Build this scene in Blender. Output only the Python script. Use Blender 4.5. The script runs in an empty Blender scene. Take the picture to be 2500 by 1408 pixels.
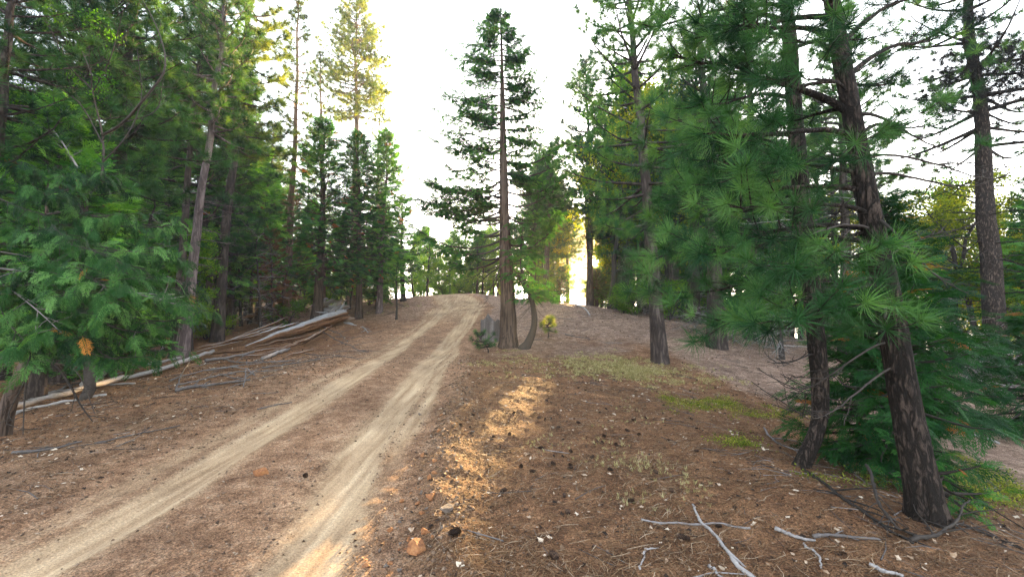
import bpy, math, time
import numpy as np
from mathutils import Vector

T0 = time.time()
scene = bpy.context.scene
COL = scene.collection
R = math.radians
PI = math.pi

# ------------------------------------------------------------------ camera, sky, sun, exposure
CAM = np.array([0.0, 0.0, 1.6])
PITCH = R(3.02)
FPX = 1042.0                      # focal length in pixels of the 2500 px wide photograph
cam_data = bpy.data.cameras.new('camera')
cam_data.sensor_width = 36.0
cam_data.lens = FPX / 2500.0 * 36.0
cam_data.clip_start = 0.05
cam_data.clip_end = 3000.0
cam = bpy.data.objects.new('camera', cam_data)
cam.location = CAM
cam.rotation_euler = (PI / 2 + PITCH, 0, 0)
COL.objects.link(cam)
scene.camera = cam

SUN_EL, SUN_AZ = R(6.6), R(11.0)   # azimuth clockwise from +Y
sun_dir = np.array([math.sin(SUN_AZ) * math.cos(SUN_EL), math.cos(SUN_AZ) * math.cos(SUN_EL), math.sin(SUN_EL)])
world = bpy.data.worlds.new('World')
scene.world = world
world.use_nodes = True
wn = world.node_tree.nodes
sky = wn.new('ShaderNodeTexSky')
sky.sky_type = 'NISHITA'
sky.sun_disc = False
sky.sun_elevation = SUN_EL
sky.sun_rotation = SUN_AZ
sky.air_density = 1.0
sky.dust_density = 2.0
sky.ozone_density = 1.5
wn['Background'].inputs['Strength'].default_value = 0.15
hs = wn.new('ShaderNodeHueSaturation'); hs.inputs['Saturation'].default_value = .42      # a thin bright veil over the whole sky
world.node_tree.links.new(sky.outputs[0], hs.inputs['Color'])
wl = world.node_tree.links
wtc = wn.new('ShaderNodeTexCoord')                       # warm aureole round the low sun
wdot = wn.new('ShaderNodeVectorMath'); wdot.operation = 'DOT_PRODUCT'; wdot.inputs[1].default_value = tuple(sun_dir)
wl.new(wtc.outputs['Generated'], wdot.inputs[0])
wmr = wn.new('ShaderNodeMapRange'); wmr.interpolation_type = 'SMOOTHERSTEP'
wmr.inputs['From Min'].default_value = math.cos(R(8.5)); wmr.inputs['From Max'].default_value = math.cos(R(4.2)); wmr.inputs['To Max'].default_value = 1
wl.new(wdot.outputs['Value'], wmr.inputs['Value'])
wmx = wn.new('ShaderNodeMix'); wmx.data_type = 'RGBA'; wmx.inputs[7].default_value = (1.25, .66, .13, 1)
wl.new(wmr.outputs[0], wmx.inputs[0]); wl.new(hs.outputs[0], wmx.inputs[6])
wmd = wn.new('ShaderNodeMapRange'); wmd.inputs['From Min'].default_value = math.cos(R(.75)); wmd.inputs['From Max'].default_value = math.cos(R(.35)); wmd.inputs['To Max'].default_value = 1
wl.new(wdot.outputs['Value'], wmd.inputs['Value'])
wm2 = wn.new('ShaderNodeMix'); wm2.data_type = 'RGBA'; wm2.inputs[7].default_value = (60, 38, 14, 1)
wl.new(wmd.outputs[0], wm2.inputs[0]); wl.new(wmx.outputs[2], wm2.inputs[6])
wl.new(wm2.outputs[2], wn['Background'].inputs['Color'])

sl = bpy.data.lights.new('sun', 'SUN')
sl.energy = 3.9
sl.angle = R(0.5)
sl.color = (1.0, 0.64, 0.27)
so = bpy.data.objects.new('sun', sl)
so.rotation_euler = Vector(sun_dir).to_track_quat('Z', 'Y').to_euler()
so.location = (20, 100, 30)
COL.objects.link(so)

scene.view_settings.view_transform = 'Standard'
scene.view_settings.look = 'None'
scene.view_settings.gamma = 1.0
scene.view_settings.exposure = 3.7
scene.cycles.use_denoising = True
scene.cycles.denoising_prefilter = 'NONE'
scene.cycles.max_bounces = 6
scene.cycles.diffuse_bounces = 3
scene.cycles.transparent_max_bounces = 8
scene.cycles.sample_clamp_indirect = 3.0

# ------------------------------------------------------------------ numpy helpers
def rng_(s):
    return np.random.default_rng(s)

def noise2(x, y, seed=0):
    x = np.asarray(x, float); y = np.asarray(y, float)
    xi = np.floor(x).astype(np.int64); yi = np.floor(y).astype(np.int64)
    xf = x - xi; yf = y - yi
    def g(ix, iy, dx, dy):
        h = (ix * 374761393 + iy * 668265263 + seed * 974634777) & 0xFFFFFFFF
        h = ((h ^ (h >> 13)) * 1274126177) & 0xFFFFFFFF
        a = (h ^ (h >> 16)).astype(float) / 4294967296.0 * 2 * PI
        return np.cos(a) * dx + np.sin(a) * dy
    u = xf * xf * xf * (xf * (xf * 6 - 15) + 10); v = yf * yf * yf * (yf * (yf * 6 - 15) + 10)
    a = g(xi, yi, xf, yf) * (1 - u) + g(xi + 1, yi, xf - 1, yf) * u
    b = g(xi, yi + 1, xf, yf - 1) * (1 - u) + g(xi + 1, yi + 1, xf - 1, yf - 1) * u
    return (a * (1 - v) + b * v) * 1.4

def fbm(x, y, seed=0, octs=4):
    s = 0.0; a = 1.0
    for i in range(octs):
        s = s + a * noise2(x * 2 ** i, y * 2 ** i, seed + i); a *= 0.5
    return s

def unit(v):
    v = np.asarray(v, float)
    return v / np.maximum(np.linalg.norm(v, axis=-1, keepdims=True), 1e-9)

def smooth(a, b, x):
    t = np.clip((x - a) / (b - a), 0, 1)
    return t * t * (3 - 2 * t)

# pixel of the photograph + forward distance -> world point
def at(px, py, Y):
    u = (px - 1250.0) / FPX; v = (704.0 - py) / FPX
    d = np.array([u, math.cos(PITCH) - math.sin(PITCH) * v, math.sin(PITCH) + math.cos(PITCH) * v])
    return CAM + d * (Y / d[1])

def to_px(p):
    d = np.asarray(p) - CAM
    f = d[1] * math.cos(PITCH) + d[2] * math.sin(PITCH)
    up = -d[1] * math.sin(PITCH) + d[2] * math.cos(PITCH)
    return 1250 + FPX * d[0] / f, 704 - FPX * up / f

# ------------------------------------------------------------------ terrain
CTRL = np.array([
    (0, 0, 0), (-5, 0, 0), (5, 0, -.1), (0, 3, 0), (3.2, 3.3, 0), (3.0, 4.6, 0), (-3, 3, 0), (-3, 9, .32), (-1.7, 7.3, .17),
    (-2.3, 15, .3), (-2.3, 20, .85), (-2.3, 28, 2.0), (-3.5, 33, 2.95), (-6, 42, 2.5), (-8, 60, 0.5), (0.2, 15, .36), (-6, 33, 2.8),
    (4.3, 12.4, .1), (2, 25, 2.05), (6, 24, 1.6), (8, 18, .85), (10, 15, .05), (13, 11.6, -.3), (7.9, 7.1, -.6), (5.1, 4.25, -.38), (2.5, 33, 2.3),
    (20, 20, -.8), (28, 35, -3), (12, 36, .2), (3, 46, 1.0), (0, 60, -1.5), (15, 55, -4),
    (-8, 6.4, 0), (-9, 11.5, .2), (-8, 20, .8), (-5.5, 26, 1.75), (-12, 14, 0), (-11.4, 16.5, .45), (-13.7, 22, .95), (-20, 35, 1.6),
    (-16, 10, -.3), (-26, 20, 0), (-40, 40, 2.6), (-20, 60, 3.2), (-50, 10, .5), (50, 10, -5), (50, 50, -8), (0, -20, -.5), (-30, -20, -1), (30, -20, -3),
    (-60, 90, 7), (-30, 95, 4), (0, 100, -8), (60, 100, -12)], float)

def _tps(r2):
    return 0.5 * r2 * np.log(np.maximum(r2, 1e-12))
_n = len(CTRL)
_K = _tps(((CTRL[:, None, :2] - CTRL[None, :, :2]) ** 2).sum(-1)) + np.eye(_n) * 0.5
_P = np.c_[np.ones(_n), CTRL[:, :2]]
_A = np.block([[_K, _P], [_P.T, np.zeros((3, 3))]])
_W = np.linalg.solve(_A, np.r_[CTRL[:, 2], 0, 0, 0])

def base_h(x, y):
    x = np.asarray(x, float); y = np.asarray(y, float)
    xc = np.clip(x, -70, 70); yc = np.clip(y, -30, 110)
    sh = x.shape
    X = xc.ravel(); Y = yc.ravel()
    out = _W[_n] + _W[_n + 1] * X + _W[_n + 2] * Y
    for i in range(_n):
        out = out + _W[i] * _tps((X - CTRL[i, 0]) ** 2 + (Y - CTRL[i, 1]) ** 2)
    far = np.hypot(x - xc, y - yc).ravel()
    return (out - 0.12 * far).reshape(sh)

def hit(px, py, fn=None):
    """where the ray of a photograph pixel meets the ground"""
    fn = fn or H
    o = at(px, py, 1.0) - CAM
    ts = np.concatenate([np.arange(1.0, 12, .03), np.arange(12, 90, .1)])
    P = CAM + ts[:, None] * o
    d = P[:, 2] - fn(P[:, 0], P[:, 1])
    k = np.argmax(d < 0)
    if not (d < 0).any():
        k = len(ts) - 1
    p = P[k].copy(); p[2] = fn(p[0:1], p[1:2])[0]
    return p

LEFT_RUT = np.array([hit(a, b, base_h)[:2] for a, b in [(-300, 1560), (20, 1420), (240, 1304), (415, 1204), (555, 1104), (735, 1004), (885, 904), (996, 829), (1068, 775), (1098, 745), (1085, 727)]])
RIGHT_RUT = np.array([hit(a, b, base_h)[:2] for a, b in [(620, 1600), (710, 1440), (785, 1304), (832, 1204), (880, 1104), (965, 1004), (1035, 904), (1096, 829), (1142, 775), (1160, 748), (1140, 727)]])

def rut_x(line, y):
    o = np.argsort(line[:, 1])
    xs, ys = line[o, 0], line[o, 1]
    r = np.interp(y, ys, xs)
    r = np.where(y > ys[-1], xs[-1] - (y - ys[-1]) * 0.55 - .02 * (y - ys[-1]) ** 2, r)
    r = np.where(y < ys[0], xs[0], r)
    return r

def masks(x, y):
    xl = rut_x(LEFT_RUT, y); xr = rut_x(RIGHT_RUT, y)
    wob = .10 * noise2(x * .9, y * .5, 3)
    rl = np.exp(-((x - xl + .5 * wob) / .21) ** 2)
    rr = np.exp(-((x - xr + .5 * wob) / .24) ** 2)
    # secondary tyre lines inside the broad ruts
    rr2 = .6 * np.exp(-((x - xr - .40 + wob) / .12) ** 2) * smooth(3.5, 6, y)
    rl2 = .28 * np.exp(-((x - xl + .5 + wob) / .2) ** 2)
    edge = .35 * noise2(x * .8, y * .8, 9) + .15 * noise2(x * 3, y * 3, 10)
    road = smooth(xl - 1.15, xl - .55, x + edge) * (1 - smooth(xr + .45, xr + 1.0, x + edge))
    return xl, xr, np.maximum(np.maximum(rl, rr), np.maximum(rl2, rr2)), road

def H(x, y):
    x = np.asarray(x, float); y = np.asarray(y, float)
    h = base_h(x, y)
    xl, xr, rut, road = masks(x, y)
    near = np.exp(-np.maximum(np.hypot(x, y - 4) - 30, 0) / 20)
    h = h - .06 * rut * near
    berm = np.exp(-((x - xr - .92 - .15 * noise2(y * .6, y * 0, 21)) / .22) ** 2) * (1 - smooth(9, 16, y))
    h = h + .09 * berm * (.6 + .8 * np.abs(noise2(x * 2.2, y * 2.2, 22)))
    lb = np.exp(-((x - xl + 1.5) / .35) ** 2) * (1 - smooth(20, 28, y))
    h = h + .05 * lb
    off = 1 - .75 * road
    h = h + near * off * (.035 * fbm(x * .55, y * .55, 31, 3) + .020 * fbm(x * 2.3, y * 2.3, 41, 2))
    h = h + near * (.009 * fbm(x * 7, y * 7, 51, 2)) * (1 - .8 * rut)
    return h

def H1(x, y):
    return float(H(np.array([x]), np.array([y]))[0])

# ------------------------------------------------------------------ mesh helpers
def mesh_from(name, V, quads=None, tris=None, mat=None, tint=None, smooth_=False, attrs=None):
    V = np.ascontiguousarray(V, dtype=np.float32)
    quads = np.zeros((0, 4), np.int32) if quads is None else np.asarray(quads, np.int32).reshape(-1, 4)
    tris = np.zeros((0, 3), np.int32) if tris is None else np.asarray(tris, np.int32).reshape(-1, 3)
    me = bpy.data.meshes.new(name)
    nq, nt = len(quads), len(tris)
    me.vertices.add(len(V)); me.vertices.foreach_set('co', V.ravel())
    me.loops.add(nq * 4 + nt * 3)
    me.loops.foreach_set('vertex_index', np.concatenate([quads.ravel(), tris.ravel()]).astype(np.int32))
    me.polygons.add(nq + nt)
    starts = np.concatenate([np.arange(nq) * 4, nq * 4 + np.arange(nt) * 3]).astype(np.int32)
    me.polygons.foreach_set('loop_start', starts)
    me.update(calc_edges=True)
    if smooth_:
        me.polygons.foreach_set('use_smooth', np.ones(nq + nt, bool))
    for k, a in (attrs or {}).items():
        at_ = me.attributes.new(k, 'FLOAT', 'POINT'); at_.data.foreach_set('value', np.asarray(a, np.float32))
    if tint is not None:
        at_ = me.attributes.new('tint', 'FLOAT', 'POINT'); at_.data.foreach_set('value', np.asarray(tint, np.float32))
    if mat is not None:
        for m in (mat if isinstance(mat, (list, tuple)) else [mat]):
            me.materials.append(m)
    return me

def link(name, me, parent=None, loc=None):
    o = bpy.data.objects.new(name, me)
    COL.objects.link(o)
    if parent is not None:
        o.parent = parent
    if loc is not None:
        o.location = loc
    return o

def tag(o, label=None, cat=None, group=None, kind=None):
    if label: o['label'] = label
    if cat: o['category'] = cat
    if group: o['group'] = group
    if kind: o['kind'] = kind
    return o

def thing(name, label, cat, loc, group=None):
    o = bpy.data.objects.new(name, None)
    o.empty_display_size = .2
    COL.objects.link(o); o.location = [float(c) for c in loc]
    return tag(o, label, cat, group)

def dup(root, loc, rotz=0.0, scale=1.0, tilt=(0, 0)):
    r = root.copy(); COL.objects.link(r)
    r.location = [float(c) for c in loc]; r.rotation_euler = (tilt[0], tilt[1], rotz); r.scale = (scale,) * 3 if not isinstance(scale, tuple) else scale
    for ch in list(root.children):
        c = ch.copy(); COL.objects.link(c); c.parent = r
        for g in ch.children:
            d = g.copy(); COL.objects.link(d); d.parent = c
    return r

class Acc:
    """collects pieces of one mesh"""
    def __init__(s):
        s.V = []; s.Q = []; s.T = []; s.t = []; s.n = 0
    def add(s, V, Q=None, T=None, tint=0.5):
        V = np.asarray(V, float)
        s.V.append(V)
        if Q is not None and len(Q): s.Q.append(np.asarray(Q) + s.n)
        if T is not None and len(T): s.T.append(np.asarray(T) + s.n)
        s.t.append(np.full(len(V), tint) if np.isscalar(tint) else np.asarray(tint))
        s.n += len(V)
    def tube(s, path, rad, sides=6, tint=0.5, rough=0.0, freq=4.0, zf=.5, seed=0, cap=False):
        path = np.asarray(path, float); n = len(path)
        rad = np.broadcast_to(np.asarray(rad, float), (n,))
        t = unit(np.gradient(path, axis=0))
        mean = unit(path[-1] - path[0] + 1e-6)
        ref = np.eye(3)[np.argmin(np.abs(mean))]
        a = unit(np.cross(t, ref)); b = np.cross(t, a)
        ang = np.arange(sides) * 2 * PI / sides
        ca, sa = np.cos(ang), np.sin(ang)
        rr = rad[:, None] * np.ones(sides)
        if rough:
            arc = np.concatenate([[0], np.cumsum(np.linalg.norm(np.diff(path, axis=0), axis=1))])
            nz = noise2(ca[None, :] * freq + 50, sa[None, :] * freq + arc[:, None] * zf, seed)
            nz2 = noise2(ca[None, :] * freq * 2.3 + 90, sa[None, :] * freq * 2.3 + arc[:, None] * zf * 2.5, seed + 5)
            rr = rr * (1 + rough * (nz + .6 * nz2))
        V = path[:, None, :] + rr[..., None] * (a[:, None, :] * ca[None, :, None] + b[:, None, :] * sa[None, :, None])
        i = np.arange(n - 1)[:, None] * sides; j = np.arange(sides)[None, :]; j2 = (j + 1) % sides
        Q = np.stack([i + j, i + j2, i + sides + j2, i + sides + j], -1).reshape(-1, 4)
        Vf = V.reshape(-1, 3); Tt = None
        if cap:
            k = len(Vf)
            Vf = np.vstack([Vf, path[:1] - t[:1] * rad[0] * .1, path[-1:] + t[-1:] * rad[-1] * .15])
            jj = np.arange(sides)
            Tt = np.concatenate([np.stack([np.full(sides, k), (jj + 1) % sides, jj], 1),
                                 np.stack([np.full(sides, k + 1), (n - 1) * sides + jj, (n - 1) * sides + (jj + 1) % sides], 1)])
        s.add(Vf, Q, Tt, tint)
    def place(s, templ, pos, X, Z=None, scale=1.0, tint=None, rng=None):
        """templ: list of (V, Q, T) variants; X: axis direction of each copy; Z: up hint (None: random roll)"""
        pos = np.asarray(pos, float).reshape(-1, 3); m = len(pos)
        if m == 0: return
        X = unit(np.broadcast_to(np.asarray(X, float), (m, 3)))
        if Z is None:
            Z = rng.normal(size=(m, 3))
        Z = np.broadcast_to(np.asarray(Z, float), (m, 3))
        Yv = unit(np.cross(Z, X)); Zv = np.cross(X, Yv)
        sc = np.broadcast_to(np.asarray(scale, float), (m,))
        tt = rng.random(m) if tint is None else np.broadcast_to(np.asarray(tint, float), (m,))
        var = rng.integers(0, len(templ), m)
        for k, (V, Q, T) in enumerate(templ):
            idx = np.nonzero(var == k)[0]
            if not len(idx): continue
            W = (V[None, :, 0:1] * X[idx, None, :] + V[None, :, 1:2] * Yv[idx, None, :] + V[None, :, 2:3] * Zv[idx, None, :]) * sc[idx, None, None] + pos[idx, None, :]
            off = (np.arange(len(idx)) * len(V))[:, None, None]
            s.add(W.reshape(-1, 3), None if Q is None else (Q[None] + off).reshape(-1, 4), None if T is None else (T[None] + off).reshape(-1, 3), np.repeat(tt[idx], len(V)))
    def mesh(s, name, mat, smooth_=False, origin=None, post=None):
        V = np.concatenate(s.V)
        if origin is not None: V = V - np.asarray(origin)
        return mesh_from(name, V, np.concatenate(s.Q) if s.Q else None, np.concatenate(s.T) if s.T else None, mat, np.concatenate(s.t), smooth_)

# ------------------------------------------------------------------ materials
def nodes_of(name):
    m = bpy.data.materials.new(name); m.use_nodes = True
    nt = m.node_tree
    return m, nt, nt.nodes, nt.links, nt.nodes['Principled BSDF']

def ramp(N, stops):
    r = N.new('ShaderNodeValToRGB')
    e = r.color_ramp.elements
    while len(e) < len(stops): e.new(0.5)
    for k, (p, c) in enumerate(stops):
        e[k].position = p; e[k].color = (*c, 1)
    return r

def leaf_mat(name, stops, trans=.4, tcol=(1.5, 1.7, .45), rough=.55, objvar=.25):
    m, nt, N, L, B = nodes_of(name)
    a = N.new('ShaderNodeAttribute'); a.attribute_name = 'tint'
    oi = N.new('ShaderNodeObjectInfo')
    mr = N.new('ShaderNodeMapRange'); mr.inputs['To Min'].default_value = -objvar; mr.inputs['To Max'].default_value = objvar
    L.new(oi.outputs['Random'], mr.inputs['Value'])
    ad = N.new('ShaderNodeMath'); ad.operation = 'MULTIPLY_ADD'; ad.inputs[1].default_value = 1.0
    L.new(a.outputs['Fac'], ad.inputs[0]); L.new(mr.outputs[0], ad.inputs[2])
    # tints above 1 stay reserved for dry foliage: object variation only shifts the green range
    cl = N.new('ShaderNodeMath'); cl.operation = 'MINIMUM'; cl.inputs[1].default_value = .90
    mx = N.new('ShaderNodeMath'); mx.operation = 'MAXIMUM'
    gt = N.new('ShaderNodeMath'); gt.operation = 'GREATER_THAN'; gt.inputs[1].default_value = .985
    L.new(ad.outputs[0], cl.inputs[0]); L.new(a.outputs['Fac'], gt.inputs[0])
    L.new(cl.outputs[0], mx.inputs[0]); L.new(gt.outputs[0], mx.inputs[1])
    r = ramp(N, stops)
    L.new(mx.outputs[0], r.inputs[0])
    L.new(r.outputs[0], B.inputs['Base Color'])
    B.inputs['Roughness'].default_value = rough
    B.inputs['Specular IOR Level'].default_value = .12
    mul = N.new('ShaderNodeMix'); mul.data_type = 'RGBA'; mul.blend_type = 'MULTIPLY'; mul.inputs[0].default_value = 1
    mul.inputs[7].default_value = (*tcol, 1)
    L.new(r.outputs[0], mul.inputs[6])
    tr = N.new('ShaderNodeBsdfTranslucent'); L.new(mul.outputs[2], tr.inputs['Color'])
    ms = N.new('ShaderNodeMixShader'); ms.inputs[0].default_value = trans
    L.new(B.outputs[0], ms.inputs[1]); L.new(tr.outputs[0], ms.inputs[2])
    L.new(ms.outputs[0], N['Material Output'].inputs['Surface'])
    return m

def bark_mat(name, dark, mid, light, sx=14, sz=2.2, bump=.6, fibre=False, objvar=True):
    m, nt, N, L, B = nodes_of(name)
    tc = N.new('ShaderNodeTexCoord')
    mp = N.new('ShaderNodeMapping'); mp.inputs['Scale'].default_value = (sx, sx, sz)
    L.new(tc.outputs['Object'], mp.inputs['Vector'])
    nz = N.new('ShaderNodeTexNoise'); nz.inputs['Scale'].default_value = 1.0; nz.inputs['Detail'].default_value = 7; nz.inputs['Roughness'].default_value = .68
    L.new(mp.outputs[0], nz.inputs['Vector'])
    nf = N.new('ShaderNodeTexNoise'); nf.inputs['Scale'].default_value = .42; nf.inputs['Detail'].default_value = 5; nf.inputs['Roughness'].default_value = .6; nf.inputs['Distortion'].default_value = .6
    L.new(mp.outputs[0], nf.inputs['Vector'])
    # furrows: ridged lines of the stretched noise
    ab = N.new('ShaderNodeMath'); ab.operation = 'SUBTRACT'; ab.inputs[1].default_value = .5; L.new(nf.outputs['Fac'], ab.inputs[0])
    ab2 = N.new('ShaderNodeMath'); ab2.operation = 'ABSOLUTE'; L.new(ab.outputs[0], ab2.inputs[0])
    cr = N.new('ShaderNodeMapRange'); cr.interpolation_type = 'SMOOTHSTEP'; cr.inputs['From Max'].default_value = .15 if not fibre else .07; cr.inputs['To Min'].default_value = .18
    L.new(ab2.outputs[0], cr.inputs['Value'])
    mul = N.new('ShaderNodeMath'); mul.operation = 'MULTIPLY'
    L.new(cr.outputs[0], mul.inputs[0]); L.new(nz.outputs['Fac'], mul.inputs[1])
    n2 = N.new('ShaderNodeTexNoise'); n2.inputs['Scale'].default_value = 1.3; n2.inputs['Detail'].default_value = 3
    L.new(tc.outputs['Object'], n2.inputs['Vector'])
    ad = N.new('ShaderNodeMath'); ad.operation = 'MULTIPLY_ADD'; ad.inputs[1].default_value = 1.35
    ad.inputs[2].default_value = 0
    L.new(mul.outputs[0], ad.inputs[0])
    sc = N.new('ShaderNodeMath'); sc.operation = 'MULTIPLY_ADD'; sc.inputs[1].default_value = .5; sc.inputs[2].default_value = -.25
    L.new(n2.outputs['Fac'], sc.inputs[0]); L.new(sc.outputs[0], ad.inputs[2])
    r = ramp(N, [(0.0, dark), (.38, mid), (.85, light)])
    L.new(ad.outputs[0], r.inputs[0])
    if objvar:
        oi = N.new('ShaderNodeObjectInfo')
        mr = N.new('ShaderNodeMapRange'); mr.inputs['To Min'].default_value = .65; mr.inputs['To Max'].default_value = 1.3
        L.new(oi.outputs['Random'], mr.inputs['Value'])
        mm = N.new('ShaderNodeVectorMath'); mm.operation = 'SCALE'
        L.new(r.outputs[0], mm.inputs[0]); L.new(mr.outputs[0], mm.inputs['Scale'])
        L.new(mm.outputs[0], B.inputs['Base Color'])
    else:
        L.new(r.outputs[0], B.inputs['Base Color'])
    B.inputs['Roughness'].default_value = .9
    B.inputs['Specular IOR Level'].default_value = .15
    bp = N.new('ShaderNodeBump'); bp.inputs['Strength'].default_value = bump; bp.inputs['Distance'].default_value = .03
    L.new(mul.outputs[0], bp.inputs['Height']); L.new(bp.outputs[0], B.inputs['Normal'])
    return m

def wood_mat(name, stops, sc=(30, 30, 30), bump=.3):
    """colour by the piece's own tint attribute plus grain"""
    m, nt, N, L, B = nodes_of(name)
    tc = N.new('ShaderNodeTexCoord')
    mp = N.new('ShaderNodeMapping'); mp.inputs['Scale'].default_value = sc
    L.new(tc.outputs['Object'], mp.inputs['Vector'])
    nz = N.new('ShaderNodeTexNoise'); nz.inputs['Scale'].default_value = 1; nz.inputs['Detail'].default_value = 5; nz.inputs['Roughness'].default_value = .65
    L.new(mp.outputs[0], nz.inputs['Vector'])
    a = N.new('ShaderNodeAttribute'); a.attribute_name = 'tint'
    m1 = N.new('ShaderNodeMath'); m1.operation = 'MULTIPLY_ADD'; m1.inputs[1].default_value = .7; m1.inputs[2].default_value = -.35
    L.new(nz.outputs['Fac'], m1.inputs[0])
    m2 = N.new('ShaderNodeMath'); m2.operation = 'ADD'
    L.new(a.outputs['Fac'], m2.inputs[0]); L.new(m1.outputs[0], m2.inputs[1])
    r = ramp(N, stops); L.new(m2.outputs[0], r.inputs[0])
    L.new(r.outputs[0], B.inputs['Base Color'])
    B.inputs['Roughness'].default_value = .85; B.inputs['Specular IOR Level'].default_value = .2
    if bump:
        bp = N.new('ShaderNodeBump'); bp.inputs['Strength'].default_value = bump; bp.inputs['Distance'].default_value = .02
        L.new(nz.outputs['Fac'], bp.inputs['Height']); L.new(bp.outputs[0], B.inputs['Normal'])
    return m

DRY = (.30, .10, .025)
M_PINE = leaf_mat('pine_needles', [(0, (.007, .030, .014)), (.45, (.032, .108, .040)), (.9, (.110, .225, .060)), (.97, DRY)], .34, (2.4, 2.0, .36))
M_PINE_SUN_TINT = leaf_mat('sun_tinted_pine_needles', [(0, (.010, .032, .012)), (.45, (.045, .105, .032)), (.9, (.135, .215, .050)), (.97, DRY)], .42, (3.4, 2.3, .35))  # golden sunlight put into the needle colour; also serves the yellow-topped sapling
M_PINE_NEAR = leaf_mat('pine_needles_near', [(0, (.008, .034, .014)), (.5, (.030, .094, .030)), (.9, (.115, .235, .065)), (.97, DRY)], .22)
M_CEDAR = leaf_mat('cedar_fronds', [(0, (.008, .040, .013)), (.5, (.042, .160, .036)), (.9, (.145, .330, .070)), (.97, DRY)], .42, (1.9, 1.8, .4))
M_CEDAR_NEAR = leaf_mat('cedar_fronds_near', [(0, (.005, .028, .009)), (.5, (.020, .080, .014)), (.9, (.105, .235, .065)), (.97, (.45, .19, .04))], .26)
M_OAK = leaf_mat('oak_leaves', [(0, (.035, .10, .014)), (.5, (.080, .19, .022)), (.9, (.190, .28, .030)), (.97, (.32, .14, .03))], .62, (1.9, 2.0, .5))
M_YELLOW = leaf_mat('yellow_backlit_leaves', [(0, (.08, .12, .015)), (.5, (.20, .24, .02)), (.9, (.40, .36, .03)), (.97, (.4, .2, .03))], .65, (1.9, 1.8, .4))  # oak leaves with the yellow of backlight put into their colour
M_DRYLEAF = leaf_mat('dry_foliage', [(0, (.07, .035, .02)), (.5, (.15, .065, .03)), (.9, (.24, .10, .04)), (.97, (.3, .12, .05))], .3)
M_BARK = bark_mat('pine_bark', (.010, .008, .0075), (.032, .024, .020), (.125, .090, .075), sx=52, sz=15, bump=1.0)
M_BARK_FAR = bark_mat('forest_bark', (.022, .017, .015), (.06, .045, .040), (.13, .10, .09), sx=14, sz=3)
M_BARK_PALE = bark_mat('pale_pine_bark', (.07, .05, .05), (.17, .13, .13), (.30, .24, .22), sx=12, sz=3, objvar=False)
M_BARK_TAN = bark_mat('tan_pine_bark', (.10, .06, .045), (.22, .14, .10), (.34, .23, .16), sx=12, sz=3, objvar=False)  # tan bark of the far-side pines
M_BARK_CEDAR = bark_mat('cedar_bark', (.020, .014, .012), (.060, .041, .032), (.125, .088, .070), sx=26, sz=1.2, fibre=True, objvar=False)
M_GREYTWIG = wood_mat('grey_dead_wood', [(0, (.05, .042, .04)), (.5, (.16, .14, .135)), (1, (.40, .37, .36))], bump=.1)
M_DARKTWIG = wood_mat('dark_dead_wood', [(0, (.012, .010, .009)), (.5, (.04, .032, .028)), (1, (.12, .10, .09))], bump=.1)
M_LOG = wood_mat('weathered_log_wood', [(0, (.06, .026, .012)), (.28, (.20, .095, .045)), (.5, (.25, .19, .15)), (.75, (.30, .285, .29)), (1, (.47, .46, .47))], sc=(34, 2.6, 34), bump=1.0)
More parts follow.
